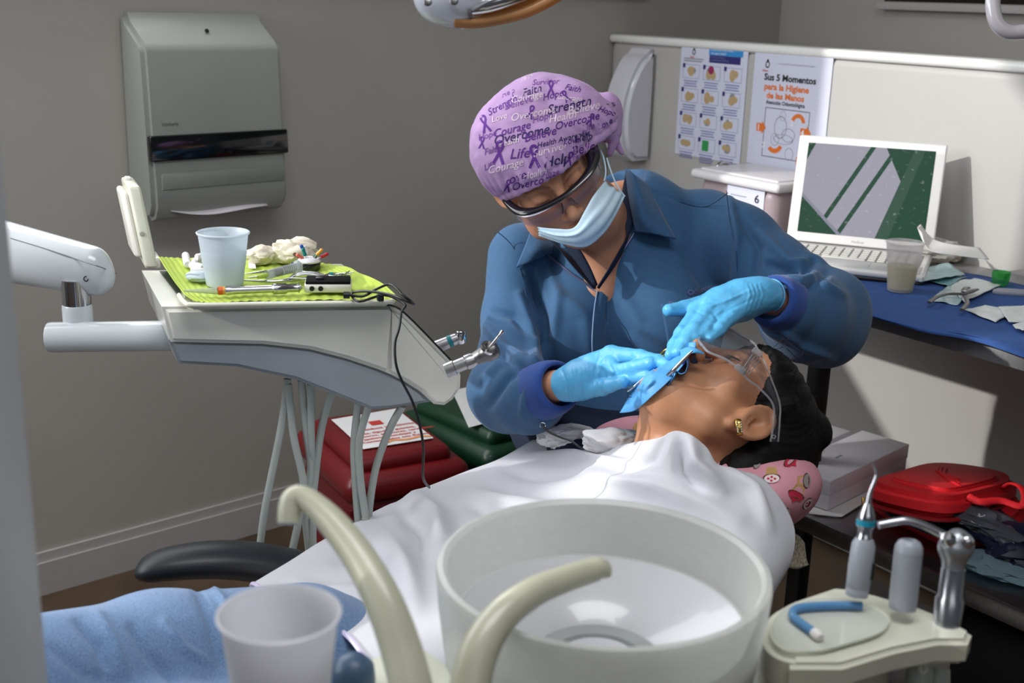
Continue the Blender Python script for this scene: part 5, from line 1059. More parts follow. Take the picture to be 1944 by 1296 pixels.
box('cable_tie', frame(onZ(722, 565, NZ+.008), ux, uy, Z3), (.008, .008, .009), m_black, cb, bev=.002)
# ================================================================== DESK AND ITS THINGS
ZD = .765; f0 = onZ(1560, 568, ZD); f1 = onZ(1944, 655, ZD)
def wy(p): return float((np.asarray(p)-CORN)@nr)
def wx(p): return float((np.asarray(p)-CORN)@dr)
dd_ = (wy(f0)+wy(f1))/2
desk = thing('steel_desk', 'steel topped wall desk holding the laptop and blue cloth', 'desk', MR @ Vector((1.1, dd_/2, 0)))
MRr = frame(CORN, dr, nr, Z3)
box('desk_top', MRr, (2.0, dd_-.004, .035), mat('desk_steel', (150, 150, 152), .5, metal=.5, var=.06, scale=30, stretch=(1, 10, 1)), desk, bev=.004, c=(1.25, dd_/2+.002, ZD-.0175))
lg = P(1493, 670, 2.25); xl = wx(lg)
xr = wx(f1)+.35
for x, y in ((xl, dd_-.05), (xr, dd_-.05), (xr, .05)): box('leg', MRr, (.032, .032, ZD-.037), m_black, desk, bev=.003, c=(x, y, (ZD-.037)/2))
# blue cloth
clo = thing('blue_cloth', 'royal blue cloth laid along the front of the steel desk', 'cloth', onZ(1750, 560, ZD+.002))
CR = [[(1540, 505, ZD+.003), (1640, 500, ZD+.003), (1740, 512, ZD+.003), (1850, 520, ZD+.004), (1960, 545, ZD+.004)], [(1560, 540, ZD+.003), (1650, 545, ZD+.003), (1750, 560, ZD+.006), (1850, 580, ZD+.003), (1960, 600, ZD+.003)],
      [(1570, 566, ZD+.004), (1650, 588, ZD+.003), (1750, 612, ZD+.003), (1850, 630, ZD+.006), (1960, 655, ZD+.003)]]
rw = [[onZ(*p) for p in r] for r in CR]
def edge(px_, z): return onZ(px_[0], px_[1], z)
fe = [(1572, 572), (1650, 590), (1750, 614), (1850, 636), (1960, 660)]
rw.append([P(x, y, dep(onZ(x, y, ZD))-.012) for x, y in ((1572, 577), (1650, 597), (1750, 622), (1850, 640), (1960, 672))]); rw.append([P(x, y, dep(onZ(x, y-8, ZD))-.014) for x, y in ((1572, 580), (1650, 602), (1750, 630), (1850, 648), (1960, 684))])
G = gridsurf(rw, 6, 8); G[..., 2] += .0012*vnoise(G, 40, 3); sheet('cloth', G, mat('royal_blue_cloth', (50, 84, 146), .9, var=.05, scale=60, bump=.2, bscale=1500), clo, .0012)
# laptop
lc = [onZ(*p, ZD+.022) for p in ((1492, 458), (1752, 484))]
lap_ = thing('laptop', 'open white laptop on the desk, its speckled screen painted with a green and lilac window reflection', 'laptop', (lc[0]+lc[1])/2)
x_ = nrm(lc[1]-lc[0]); x_[2] = 0; x_ = nrm(x_); LWd = float(np.linalg.norm(lc[1]-lc[0])); yb = np.array([x_[1], -x_[0], 0]); LWd = max(LWd, .3)
MLp = frame(lc[0], x_, -yb, Z3)   # x right, y away from user, z up; base extends toward -y
LD = .225
m_lap = mat('laptop_white', (232, 230, 228), .3, var=.01, coat=.4)
box('base', MLp, (LWd, LD, .014), m_lap, lap_, bev=.006, seg=4, c=(LWd/2, -LD/2, -.004))
box('battery_underside', MLp, (LWd*.985, LD*.98, .012), m_black, lap_, bev=.005, seg=3, c=(LWd/2, -LD/2, -.0155))
box('key_bed', MLp, (LWd*.9, .122, .0008), mat('key_bed_grey', (150, 148, 145), .5), lap_, bev=.0002, c=(LWd*.5, -LD+.138, .0033))
lt0 = P(1545, 283, dep(lc[0])+.03); 
tl = P(1536, 280, dep(lc[0])+.055); h_l = .225; tilt = math.radians(14)
lu = -yb*math.sin(tilt)*1.0+Z3*math.cos(tilt); Mld = frame(lc[0]+Z3*.004, x_, lu, np.cross(x_, lu))   # x right, y up the lid, z toward user
pt = proj(Mld @ Vector((0, h_l, 0))); h_l *= 1
box('lid', Mld, (LWd, h_l, .009), m_lap, lap_, bev=.004, seg=3, c=(LWd/2, h_l/2, -.0045))
m = bpy.data.materials.new('laptop_reflection_glow'); m.use_nodes = True; nt = m.node_tree; N = nt.nodes.new; L = nt.links.new; b = nt.nodes['Principled BSDF']  # window reflection painted into the screen as glowing colours
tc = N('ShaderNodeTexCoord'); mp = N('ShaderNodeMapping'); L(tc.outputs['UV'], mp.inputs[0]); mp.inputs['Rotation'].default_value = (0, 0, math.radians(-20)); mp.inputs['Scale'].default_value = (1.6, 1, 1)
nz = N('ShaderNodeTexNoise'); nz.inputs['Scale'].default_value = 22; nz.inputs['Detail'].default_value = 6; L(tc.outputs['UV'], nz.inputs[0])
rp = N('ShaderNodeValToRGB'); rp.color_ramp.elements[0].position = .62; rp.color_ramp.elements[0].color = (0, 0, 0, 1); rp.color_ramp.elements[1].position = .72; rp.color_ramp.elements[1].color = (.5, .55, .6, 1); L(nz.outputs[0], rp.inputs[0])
at = N('ShaderNodeVertexColor'); at.layer_name = 'picture'; ad = N('ShaderNodeMix'); ad.data_type = 'RGBA'; ad.blend_type = 'SCREEN'; ad.inputs[0].default_value = .35; L(at.outputs[0], ad.inputs[6]); L(rp.outputs[0], ad.inputs[7])  # vertex colours hold the painted reflection of panes and bars
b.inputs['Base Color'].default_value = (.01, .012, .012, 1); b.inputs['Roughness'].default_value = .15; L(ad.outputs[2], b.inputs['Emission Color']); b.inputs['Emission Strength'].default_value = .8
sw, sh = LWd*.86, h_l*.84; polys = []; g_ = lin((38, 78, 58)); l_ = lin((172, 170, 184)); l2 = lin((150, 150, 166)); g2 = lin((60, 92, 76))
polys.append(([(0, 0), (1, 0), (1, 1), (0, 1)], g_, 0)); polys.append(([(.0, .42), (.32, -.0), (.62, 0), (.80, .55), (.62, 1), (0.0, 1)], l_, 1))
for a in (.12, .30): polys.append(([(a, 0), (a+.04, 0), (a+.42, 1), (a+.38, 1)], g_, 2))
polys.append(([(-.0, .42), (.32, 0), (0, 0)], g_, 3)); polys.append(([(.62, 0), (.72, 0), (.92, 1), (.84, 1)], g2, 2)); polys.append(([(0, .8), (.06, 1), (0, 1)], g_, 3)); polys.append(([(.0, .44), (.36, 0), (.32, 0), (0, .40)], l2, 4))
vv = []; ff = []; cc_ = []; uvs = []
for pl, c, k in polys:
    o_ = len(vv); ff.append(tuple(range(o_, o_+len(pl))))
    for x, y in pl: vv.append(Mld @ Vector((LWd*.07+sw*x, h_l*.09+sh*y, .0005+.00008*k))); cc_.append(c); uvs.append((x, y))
scr = pm('screen', vv, ff, m, lap_, False); ca = scr.data.color_attributes.new('picture', 'FLOAT_COLOR', 'POINT'); ca.data.foreach_set('color', np.c_[np.array(cc_), np.ones(len(cc_))].astype(np.float32).ravel())  # 'picture' holds the painted window reflection
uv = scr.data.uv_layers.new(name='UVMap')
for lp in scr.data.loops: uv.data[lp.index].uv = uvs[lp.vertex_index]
m_key = mat('key_white', (222, 220, 214), .45, var=.01)
bm0 = bmesh.new(); bm_box(bm0, Matrix.Identity(4), .0150, .0112, .0022, bev=.001, seg=1); kme = bpy.data.meshes.new('key'); bm0.to_mesh(kme); bm0.free(); kme.materials.append(m_key)
for r in range(6):
    for c in range(14):
        if r == 0 and 3 <= c <= 8: continue
        o = link('key', kme, None, lap_, False); o.matrix_world = MLp @ Matrix.Translation((LWd*.09+c*(LWd*.82/13.2)+.003*(r % 2), -LD+.085+r*.0185, .0045)); o.matrix_parent_inverse = MW[lap_.name].inverted(); o.matrix_basis = MLp @ Matrix.Translation((LWd*.09+c*(LWd*.82/13.4), -LD+.088+r*.0196, .0045))
box('key', MLp, (.085, .0145, .003), m_key, lap_, bev=.001, c=(LWd*.46, -LD+.088, .0045))
box('palm_rest', MLp, (LWd*.94, .068, .001), mat('palm_grey', (206, 206, 204), .4), lap_, bev=.0003, c=(LWd/2, -LD+.042, .0035))
box('trackpad', MLp, (.09, .048, .0012), mat('trackpad_grey', (196, 196, 196), .35), lap_, bev=.0004, c=(LWd/2, -LD+.042, .0040))
text('lettering', 'MacBook', .007, Mld @ Matrix.Translation((LWd*.45, h_l*.03, .0003)), mat('faint_grey', (170, 168, 168), .5), lap_, ext=0)
# desk cup
cup('plastic_cup', 'frosted plastic cup half full of yellowish liquid on the blue cloth', onZ(1708, 552, ZD+.006), .0225, .034, .093, m_cup2, None, False, (.52, frosted('yellow_liquid', (232, 226, 150), .5, .2)))
# lidded container
MC = MRr; cx0 = wx(onW(1215, 330, CORN, nr))-.02
cont = thing('waste_container', 'white lidded plastic container marked 6 behind the dentist\'s shoulder', 'container', MRr @ Vector((cx0+.17, .13, ZD)))
fc = P(1420, 365, 2.45); cx = wx(fc); cyy = min(max(wy(fc), .2), .3); z1 = float(fc[2])+.03
ct = P(1350, 335, 2.62); zl = float(onW(1460, 335, P(1460, 335, 2.5), nr)[2]); 
def cpt(x, y, d): q = P(x, y, d); return wx(q), wy(q), float(q[2])
a0 = cpt(1472, 352, 2.50); b0 = cpt(1212, 322, 2.75)
ZL = .895; k0 = onZ(1478, 352, ZL); k1 = onZ(1238, 326, ZL); xx1, yy1 = wx(k0), wy(k0); CW = xx1-wx(k1); CD = max(.10, yy1-.012); xc = xx1-CW/2; yc = yy1-CD/2; zc = ZL-.012; print('CONT', CW, CD, yy1)
bm = bmesh.new(); bm_box(bm, MRr, CW-.03, CD-.03, zc-ZD, bev=.028, seg=5, c=(xc, yc, (zc+ZD)/2)); bmo('body', bm, frosted('milky_plastic', (216, 196, 200), .35, .12), cont, autos=.6)
bm = bmesh.new(); bm_box(bm, MRr, CW, CD, .022, bev=.010, seg=4, c=(xc, yc, zc+.003)); bmo('lid', bm, mat('lid_white', (226, 224, 226), .3, var=.01, coat=.3), cont, autos=.6)
bm = bmesh.new(); bm_box(bm, MRr, CW-.035, CD-.035, .012, bev=.005, seg=3, c=(xc, yc, zc+.012)); bmo('lid_top', bm, mat('lid_white', (226, 224, 226), .3), cont, autos=.6)
MCf = frame(MRr @ Vector((xc+CW/2-.165, yc+CD/2-.0135, zc-.125)), dr, Z3, nr) @ Matrix.Diagonal((1, .85, 1, 1))
box('paper_label', MCf, (.115, .135, .001), m_pap, cont, bev=0, c=(.0575, .0675, 0)); text('number', '6', .030, MCf @ Matrix.Translation((.086, .102, .001)), pi_['black'], cont, bold=.0004)
for k, (w_, y_) in enumerate(((.05, .112), (.06, .088), (.085, .070), (.085, .055), (.06, .042))): box('print_line', MCf, (w_, .0022, .0004), pi_['grey'], cont, bev=0, c=(.012+w_/2 if k < 2 else .105-w_/2, y_, .0012))
tube('lid_clip', [MRr @ Vector((xc-CW/2-.004, yc+a, zc+b)) for a, b in ((-.03, -.02), (-.03, .012), (-.01, .02), (.01, .012), (.012, -.02))], .005, m_chrome, cont, n=8)
# papers, notebook
def paperstack(name, label, pts, z, m, n=3, cat='papers'):
    t = thing(name, label, cat, onZ(*pts[0], z)); c = np.mean([onZ(*p, z) for p in pts], 0)
    for k in range(n):
        a = .03*k*(-1)**k; v = []
        for p in pts: q = onZ(*p, z)-c; q = np.array([q[0]*math.cos(a)-q[1]*math.sin(a), q[0]*math.sin(a)+q[1]*math.cos(a), 0])+c; v.append(q)
        poly_extrude('paper_sheet', [(x[0]-c[0], x[1]-c[1]) for x in v][::-1], Matrix.Translation((c[0], c[1], z+.0012*k)), 0, .0008, m, t)
    return t
paperstack('paper_stack', 'white papers on the desk against the partition, right of the laptop', [(1750, 452), (1800, 458), (1905, 476), (1878, 492), (1760, 475)], ZD+.001, m_tis, 4)
G = gridsurf([[P(1748, 425, 2.46), P(1768, 450, 2.44), P(1800, 462, 2.42), P(1860, 470, 2.40)], [P(1742, 432, 2.44), P(1760, 462, 2.42), P(1810, 474, 2.40), P(1872, 484, 2.38)], [P(1750, 440, 2.43), P(1764, 474, 2.40), P(1812, 484, 2.385), P(1878, 492, 2.37)]], 5, 5)
one(sheet('paper_sheet', G, m_tis, None, .0008), 'curled_paper', 'curled white paper rising behind the laptop\'s right edge', 'paper')
nbk = thing('spiral_notebook', 'spiral notebook with ochre cover edge at the far right of the desk', 'notebook', onZ(1940, 490, ZD))
slabz('cover', [(1905, 484), (1925, 478), (2010, 478), (2010, 505), (1930, 497)], ZD+.001, ZD+.016, mat('ochre_board', (196, 148, 60), .7), nbk, .001); slabz('page_block', [(1908, 482), (1926, 477), (2010, 476), (2010, 502), (1932, 494)], ZD+.016, ZD+.021, mat('mauve_cover', (150, 136, 160), .6), nbk, .0005)
for k in range(5): c_ = onZ(1912+k*9, 483-k*1.2, ZD+.021); tube('spiral_ring', [c_+np.array([.004*math.cos(t), 0, .005*math.sin(t)]) for t in np.linspace(0, 6.28, 9)], .0007, m_steeld, nbk, n=5, sub=2)
# crumpled film and instrument sachets
m_film = frosted('crumpled_film', (236, 234, 230), .4, .3, .15)
one(crumple('plastic_film', onZ(1775, 500, ZD)+Z3*.026, (.050, .036, .030), m_film, None, .4, 3, 4, flat=ZD+.004), 'plastic_film', 'clear crumpled plastic film behind the desk cup', 'plastic film')
one(crumple('tissue_wad', onZ(1800, 498, ZD)+Z3*.016, (.030, .022, .018), mat('cream_tissue', (226, 214, 196), .85), None, .4, 9, 4, flat=ZD+.004), 'tissue_wad', 'cream crumpled tissue behind the instrument sachets', 'tissue')
m_sac = mat('sachet_teal', (176, 206, 208), .35, var=.12, scale=60, coat=.4); m_sac2 = mat('sachet_white', (214, 220, 218), .4, var=.06, scale=50)
def sachet(label, pts, z, seed, m, cat='sachet'):
    cs = [onZ(*p, z) for p in pts]; G = gridsurf([[cs[0], cs[0]*.5+cs[1]*.5, cs[1]], [cs[0]*.5+cs[3]*.5, (cs[0]+cs[1]+cs[2]+cs[3])/4, cs[1]*.5+cs[2]*.5], [cs[3], cs[3]*.5+cs[2]*.5, cs[2]]], 6, 6)
    G[..., 2] += np.abs(.005*vnoise(G, 75, seed))+.001; o = sheet('instrument_sachet', G, m, None, .0008); return tag(o, label, cat, 'opened sachets on the blue cloth')
sachet('pale teal sachet flat beside the cup, uppermost of the pile', [(1738, 512), (1800, 500), (1832, 522), (1745, 536)], ZD+.014, 1, m_sac)
sachet('teal sachet under the uppermost one, its corner to the right', [(1745, 528), (1808, 520), (1836, 528), (1800, 546)], ZD+.007, 2, mat('sachet_dark', (110, 160, 164), .35, var=.1))
sachet('long pale sachet under the pliers', [(1795, 540), (1850, 530), (1900, 542), (1830, 574)], ZD+.008, 3, m_sac2)
sachet('torn white sachet with teal edge in front of the pliers', [(1762, 572), (1800, 546), (1838, 562), (1818, 580)], ZD+.006, 4, m_sac)
sachet('crinkled white sachet near the desk\'s front edge', [(1830, 590), (1870, 580), (1930, 590), (1890, 612)], ZD+.006, 5, m_sac2)
sachet('crinkled white sachet cut by the right frame edge', [(1895, 584), (1960, 580), (1975, 615), (1915, 612)], ZD+.009, 6, m_sac2)
sachet('small white scrap at the lower right of the blue cloth', [(1922, 620), (1950, 614), (1970, 630), (1940, 632)], ZD+.008, 7, m_sac2)
# pliers
pl_ = thing('dental_pliers', 'steel pliers lying open over the sachets', 'pliers', onZ(1835, 560, ZD+.015))
zz = ZD+.018
tube('handle', [onZ(x, y, zz) for x, y in ((1764, 574), (1778, 564), (1800, 558), (1828, 558))], [.004, .0045, .004, .004], m_steeld, pl_, n=10, flat=.6)
tube('handle', [onZ(x, y, zz) for x, y in ((1826, 588), (1836, 576), (1834, 566), (1830, 556))], [.0045, .0045, .004, .004], m_steeld, pl_, n=10, flat=.6)
tube('jaw', [onZ(x, y, zz+.002) for x, y in ((1828, 558), (1842, 553), (1856, 549))], [.005, .006, .003], m_steeld, pl_, n=10, flat=.6); tube('jaw', [onZ(x, y, zz+.002) for x, y in ((1830, 556), (1832, 548), (1840, 546))], [.005, .005, .003], m_steeld, pl_, n=10, flat=.6)
lathe('pivot', [(0, .006), (.004, .005), (.0045, 0)], Matrix.Translation(Vector(onZ(1830, 557, zz+.003))), m_chrome, pl_, 14)
# green dish, vials
gd = thing('dappen_dish', 'small green glass dappen dish at the right of the desk', 'glass dish', onZ(1898, 540, ZD+.004))
m_gg = clearfilm('green_glass', (150, 238, 172), .8, .05, .6)
lathe('glass', [(0, .003), (.013, 0), (.0165, .006), (.0185, .026), (.017, .0265), (.012, .012), (0, .010)], Matrix.Translation(Vector(onZ(1898, 541, ZD+.004))), m_gg, gd, 8)
tp = thing('small_vial', 'clear tube sachet with a red end lying right of the green dish', 'vial', onZ(1920, 552, ZD)); a, b = onZ(1884, 553, ZD+.008), onZ(1945, 557, ZD+.008); L_ = float(np.linalg.norm(b-a)); along('tube_body', a, b, [(0, 0), (.004, .001), (.0075, .01), (.0075, L_), (0, L_)], clearfilm('vial_plastic', (226, 226, 230), .5, diff=.8), tp); along('red_end', b, b+(b-a)*.15, [(0, 0), (.0078, 0), (.0078, L_*.15), (0, L_*.15)], pi_['red'], tp)
# ================================================================== LOWER STEEL CART
ZC = .355; q0, q1 = onZ(1548, 985, ZC), onZ(1944, 1160, ZC); cdv = nrm(q1-q0); cn = np.array([-cdv[1], cdv[0], 0]); cn = cn if cn@nr < 0 else -cn
cart = thing('steel_cart', 'low steel shelf under the desk carrying the red case', 'shelf', q0*.5+q1*.5-Z3*.2)
cdp = .33
MCt = frame(q0-cdv*.12, cdv, cn, Z3)
box('shelf_top', MCt, (1.25, cdp, .012), m_steel, cart, bev=.002, c=(.625, cdp/2, ZC-.006-q0[2])); box('front_lip', MCt, (1.25, .006, .032), m_steel, cart, bev=.002, c=(.625, -.001, ZC-.0165-q0[2]))
for x, y in ((.62, cdp-.03), (1.2, .03), (1.2, cdp-.03)): box('leg', MCt, (.025, .025, ZC-.03), m_steeld, cart, bev=.003, c=(x, y, (ZC-.03)/2-q0[2]))
box('lower_shelf', MCt, (1.2, cdp-.02, .012), m_steeld, cart, bev=.002, c=(.62, cdp/2, .10-q0[2]))
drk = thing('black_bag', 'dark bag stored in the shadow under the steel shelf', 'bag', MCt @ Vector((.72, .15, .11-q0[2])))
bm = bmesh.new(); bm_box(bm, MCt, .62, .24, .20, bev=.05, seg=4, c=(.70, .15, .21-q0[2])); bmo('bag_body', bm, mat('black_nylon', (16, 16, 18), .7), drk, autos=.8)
# white box
wb = [onZ(*p, ZC) for p in ((1540, 972), (1570, 975), (1718, 900))]
bh = float(P(1570, 912, dep(wb[1]))[2])-ZC; bxd = nrm(wb[2]-wb[1]); bxd[2] = 0; byd = np.array([-bxd[1], bxd[0], 0]); Lb = float(np.linalg.norm(wb[2]-wb[1]))
wt = thing('white_box', 'long white box lying on papers on the low steel shelf', 'box', wb[1]); MB_ = frame(wb[1], bxd, byd, Z3); bh = max(.05, min(bh, .09))
m_wb = mat('white_card', (222, 218, 224), .4, var=.01); bW = .105
box('box_base', MB_, (Lb, bW, bh*.85), m_wb, wt, bev=.0015, c=(Lb/2, bW/2, bh*.425+.006)); box('box_lid', MB_, (Lb+.002, bW+.002, bh*.5), m_wb, wt, bev=.0015, c=(Lb/2, bW/2, bh*.75+.006)); box('logo_print', MB_, (.022, .004, .0006), pi_['grey'], wt, bev=0, c=(Lb*.42, bW*.55, bh+.0062))
paperstack('paper_pile', 'loose white sheets under the white box on the steel shelf', [(1535, 975), (1590, 982), (1700, 925), (1680, 900), (1560, 930)], ZC+.001, m_tis, 3)
ev = thing('manila_envelope', 'tan envelope behind the white box near the patient\'s hair', 'envelope', P(1560, 860, 2.35)); g0 = [P(1530, 848, 2.3), P(1556, 846, 2.32), P(1590, 862, 2.40), P(1560, 885, 2.3)]
box('support_box', MB_, (Lb*.9, .07, bh*1.05), m_wb, ev, bev=.002, c=(Lb*.45, bW+.045, bh*.53+.006)); box('envelope_paper', MB_, (Lb*.55, .13, .003), mat('manila', (200, 176, 128), .8, var=.04), ev, bev=.0006, c=(Lb*.16, bW+.06, bh*1.05+.009))
# red case
m_red = mat('red_neoprene', (216, 28, 38), .62, var=.06, scale=200, bump=.3, bscale=900); m_redk = mat('red_trim', (150, 18, 26), .6); m_dk = mat('navy_pouch', (20, 26, 48), .35)
rc = thing('red_case', 'open red zip case with carrying handle on the low steel shelf', 'case', onZ(1780, 1000, ZC))
lo_px = [(1648, 960), (1668, 940), (1800, 930), (1925, 985), (1935, 1020), (1880, 1045), (1770, 1035)]
lo_px = [(1650, 968), (1700, 935), (1830, 925), (1925, 975), (1940, 1012), (1890, 1040), (1800, 1043), (1720, 1010)]
def blob(name, px_, z0, z1, m, par, bev, seg=4): return slabz_b(name, px_, z0, z1, m, par, bev, seg)
def slabz_b(name, px_, z0, z1, m, par, bev, seg):
    pts = [onZ(x, y, z0) for x, y in px_]; pts = crom(np.array(pts), 4, True); c = np.mean(pts, 0)
    return poly_extrude(name, [(p[0]-c[0], p[1]-c[1]) for p in pts][::-1], Matrix.Translation((c[0], c[1], 0)), z0, z1, m, par, bev=bev, seg=seg)
blob('case_bottom', lo_px, ZC+.001, ZC+.045, m_red, rc, .012)
blob('inner_lining', [(1672, 968), (1705, 945), (1825, 936), (1905, 978), (1915, 1005), (1880, 1024), (1800, 1026), (1730, 1002)], ZC+.04, ZC+.049, m_dk, rc, .003)
# raised top half, tilted towards the partition
tq = [P(1645, 948, 2.22), P(1720, 905, 2.38), P(1762, 872, 2.50), P(1850, 882, 2.46), P(1925, 905, 2.38), P(1940, 930, 2.30), P(1900, 945, 2.22), P(1800, 972, 2.12), P(1720, 962, 2.15)]
tq = [P(1648, 925, 2.24), P(1700, 895, 2.36), P(1764, 874, 2.46), P(1850, 882, 2.44), P(1918, 902, 2.36), P(1928, 925, 2.27), P(1880, 936, 2.18), P(1805, 940, 2.10), P(1720, 932, 2.14)]
c_ = np.mean(tq, 0); A_ = np.array(tq)-c_; U__, S__, Vt = np.linalg.svd(A_); nn_ = Vt[2]*(1 if Vt[2][2] > 0 else -1); ex = Vt[0]; ey = np.cross(nn_, ex); MT = frame(c_, ex, ey, nn_)
p2 = crom(np.array([[a@ex, a@ey] for a in A_]), 4, True)
area_ = sum(p2[i-1][0]*p2[i][1]-p2[i][0]*p2[i-1][1] for i in range(len(p2)))
if area_ < 0: p2 = p2[::-1]
poly_extrude('case_lid', [tuple(a) for a in p2], MT, -.038, .004, m_red, rc, bev=.014, seg=5)
poly_extrude('lid_emboss', [tuple(a*.72) for a in p2], MT, 0, .010, m_red, rc, bev=.006, seg=3)
poly_extrude('zip_edge', [tuple(a*1.02) for a in p2], MT, -.040, -.034, m_redk, rc, bev=.002, seg=2)
for k in (0, 1, 2): tube('lid_ridge', [MT @ Vector((-.10+.03*k, -.05+.01*k, .0105)), MT @ Vector((-.03+.02*k, .0+.012*k, .0115)), MT @ Vector((.06, .045+.008*k-.02, .0105))], .0028, m_red, rc, n=8)
tube('handle', [P(1905, 925, 2.24), P(1920, 918, 2.20), P(1938, 925, 2.16), P(1946, 945, 2.13), P(1936, 960, 2.12), P(1900, 950, 2.13), P(1860, 952, 2.12), P(1838, 942, 2.14)], .0065, m_red, rc, n=10, flat=.45)
box('zip_pull', frame(P(1640, 960, 2.13), nrm(cv(1, 0, 0)), nrm(cv(0, 0, -1)), nrm(cv(0, 1, 0))), (.008, .004, .03), mat('gold_pull', (190, 150, 90), .3, metal=1), rc, bev=.001)
one(crumple('clear_bag', onZ(1830, 985, ZC+.05)+Z3*.012, (.11, .05, .018), frosted('thin_film_dark', (120, 122, 132), .2, .55, .08), None, .35, 21, 4, R=np.array([[dr[0], nr[0], 0], [dr[1], nr[1], 0], [0, 0, 1.]])), 'clear_bag', 'clear plastic bag bulging out of the open red case', 'plastic bag')
one(crumple('folded_cloth', onZ(1945, 1075, ZC)+Z3*.035, (.075, .06, .035), m_dk, None, .25, 31, 4, flat=ZC+.003), 'folded_cloth', 'navy wrapped bundle at the right end of the steel shelf', 'bundle')
one(crumple('blue_wrapper', onZ(1915, 1085, ZC)+Z3*.014, (.085, .06, .016), frosted('pale_blue_film', (150, 180, 190), .3, .35, .15), None, .3, 41, 4, flat=ZC+.002), 'clear_wrapper', 'pale blue plastic wrapper around the navy bundle', 'wrapper')
def bin2(label, col, lab4, zt_, w, d, sh=(0, 0)):
    L4 = [onZ(x, y, zt_+.003) for x, y in lab4]; c = np.mean(L4, 0); ex = nrm(L4[2]-L4[3]); rz = math.atan2(ex[1], ex[0]); cc = c+ex*sh[0]+np.array([-ex[1], ex[0], 0])*sh[1]
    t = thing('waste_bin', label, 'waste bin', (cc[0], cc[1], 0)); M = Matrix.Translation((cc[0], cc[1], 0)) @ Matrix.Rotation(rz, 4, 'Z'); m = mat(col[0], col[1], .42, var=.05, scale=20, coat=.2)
    v = []; 
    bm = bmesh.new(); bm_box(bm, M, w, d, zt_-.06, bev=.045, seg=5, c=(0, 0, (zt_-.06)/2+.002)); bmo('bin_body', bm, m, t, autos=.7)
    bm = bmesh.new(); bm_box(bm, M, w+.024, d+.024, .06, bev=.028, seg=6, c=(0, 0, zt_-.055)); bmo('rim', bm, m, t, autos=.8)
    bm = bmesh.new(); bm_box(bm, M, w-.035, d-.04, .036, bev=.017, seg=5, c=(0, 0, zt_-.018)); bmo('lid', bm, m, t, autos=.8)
    G = gridsurf([[M @ Vector((w/2*a, d/2*b, z)) for a, b in ((-1.03, -1.03), (0, -1.06), (1.03, -1.03), (1.06, 0), (1.03, 1.03))] for z in (zt_-.085, zt_-.13, zt_-.2)], 5, 5); G = G+(vnoise(G, 60, 3)*.004)[..., None]*np.array([1, 1, 0.])
    sheet('bin_liner', G, mat(col[0]+'_liner', tuple(x*.8 for x in col[1]), .25, var=.1, scale=30), t, .001)
    c4 = [p+np.array([0, 0, .0012]) for p in L4]; pm('label', c4+[p-Z3*.0008 for p in c4], [(0, 1, 2, 3), (7, 6, 5, 4), (0, 4, 5, 1), (1, 5, 6, 2), (2, 6, 7, 3), (3, 7, 4, 0)], m_tis, t, False)
    return t, c4
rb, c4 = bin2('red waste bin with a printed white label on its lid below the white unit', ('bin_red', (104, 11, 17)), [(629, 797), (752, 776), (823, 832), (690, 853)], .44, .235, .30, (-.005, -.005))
ex = c4[2]-c4[3]; ey = c4[0]-c4[3]; wl_ = np.linalg.norm(ex); hl_ = np.linalg.norm(ey); MLb = frame(c4[3], nrm(ex), nrm(np.cross(np.cross(ex, ey), ex)), nrm(np.cross(ex, ey)))
MLb = frame(c4[3], nrm(ex), nrm(ey), Z3)
quads('print_line', [], MLb, pi_['red'], rb) if 0 else None
def one_q(name, x, y, a, b, M, m, par, z=.0009):
    v = [M @ Vector(p) for p in ((x, y, z), (x+a, y, z), (x+a, y+b, z), (x, y+b, z))]; return pm(name, v, [(0, 1, 2, 3)], m, par, False)
m_lr = mat('label_red', (196, 60, 50), .6)
one_q('hazard_symbol', wl_*.42, hl_*.62, .026, .024, MLb, m_lr, rb)
text('lettering', 'Residuos infecciosos', hl_*.08, MLb @ Matrix.Translation((wl_*.17, hl_*.50, .001)), m_lr, rb, ext=0, bold=.0003)
for k, s_ in enumerate(('Gasas, algodón, guantes,', 'baberos, eyectores, servilletas,', 'Tapabocas, vendajes y', 'Contaminados con fluidos')): text('lettering', s_, hl_*.07, MLb @ Matrix.Translation((wl_*.06, hl_*(.39-.085*k), .001)), m_lr, rb, ext=0, bold=.0003, sx=1.05)
tube('orange_wave', [MLb @ Vector((wl_*a, hl_*b, .001)) for a, b in ((.28, .03), (.45, .10), (.65, .07), (.85, .09), (.99, .05))], .004, mat('label_orange', (226, 150, 90), .6), rb, n=6, flat=.1)
disc('emblem', wl_*.34, hl_*.92, .004, .006, MLb, pi_['black'], rb)
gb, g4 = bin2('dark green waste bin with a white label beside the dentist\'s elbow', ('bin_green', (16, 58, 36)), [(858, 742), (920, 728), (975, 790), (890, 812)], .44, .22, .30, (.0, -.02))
MLg = frame(g4[3], nrm(g4[2]-g4[3]), nrm(g4[0]-g4[3]), Z3); disc('emblem', .035, .14, .005, .008, MLg, pi_['black'], gb)
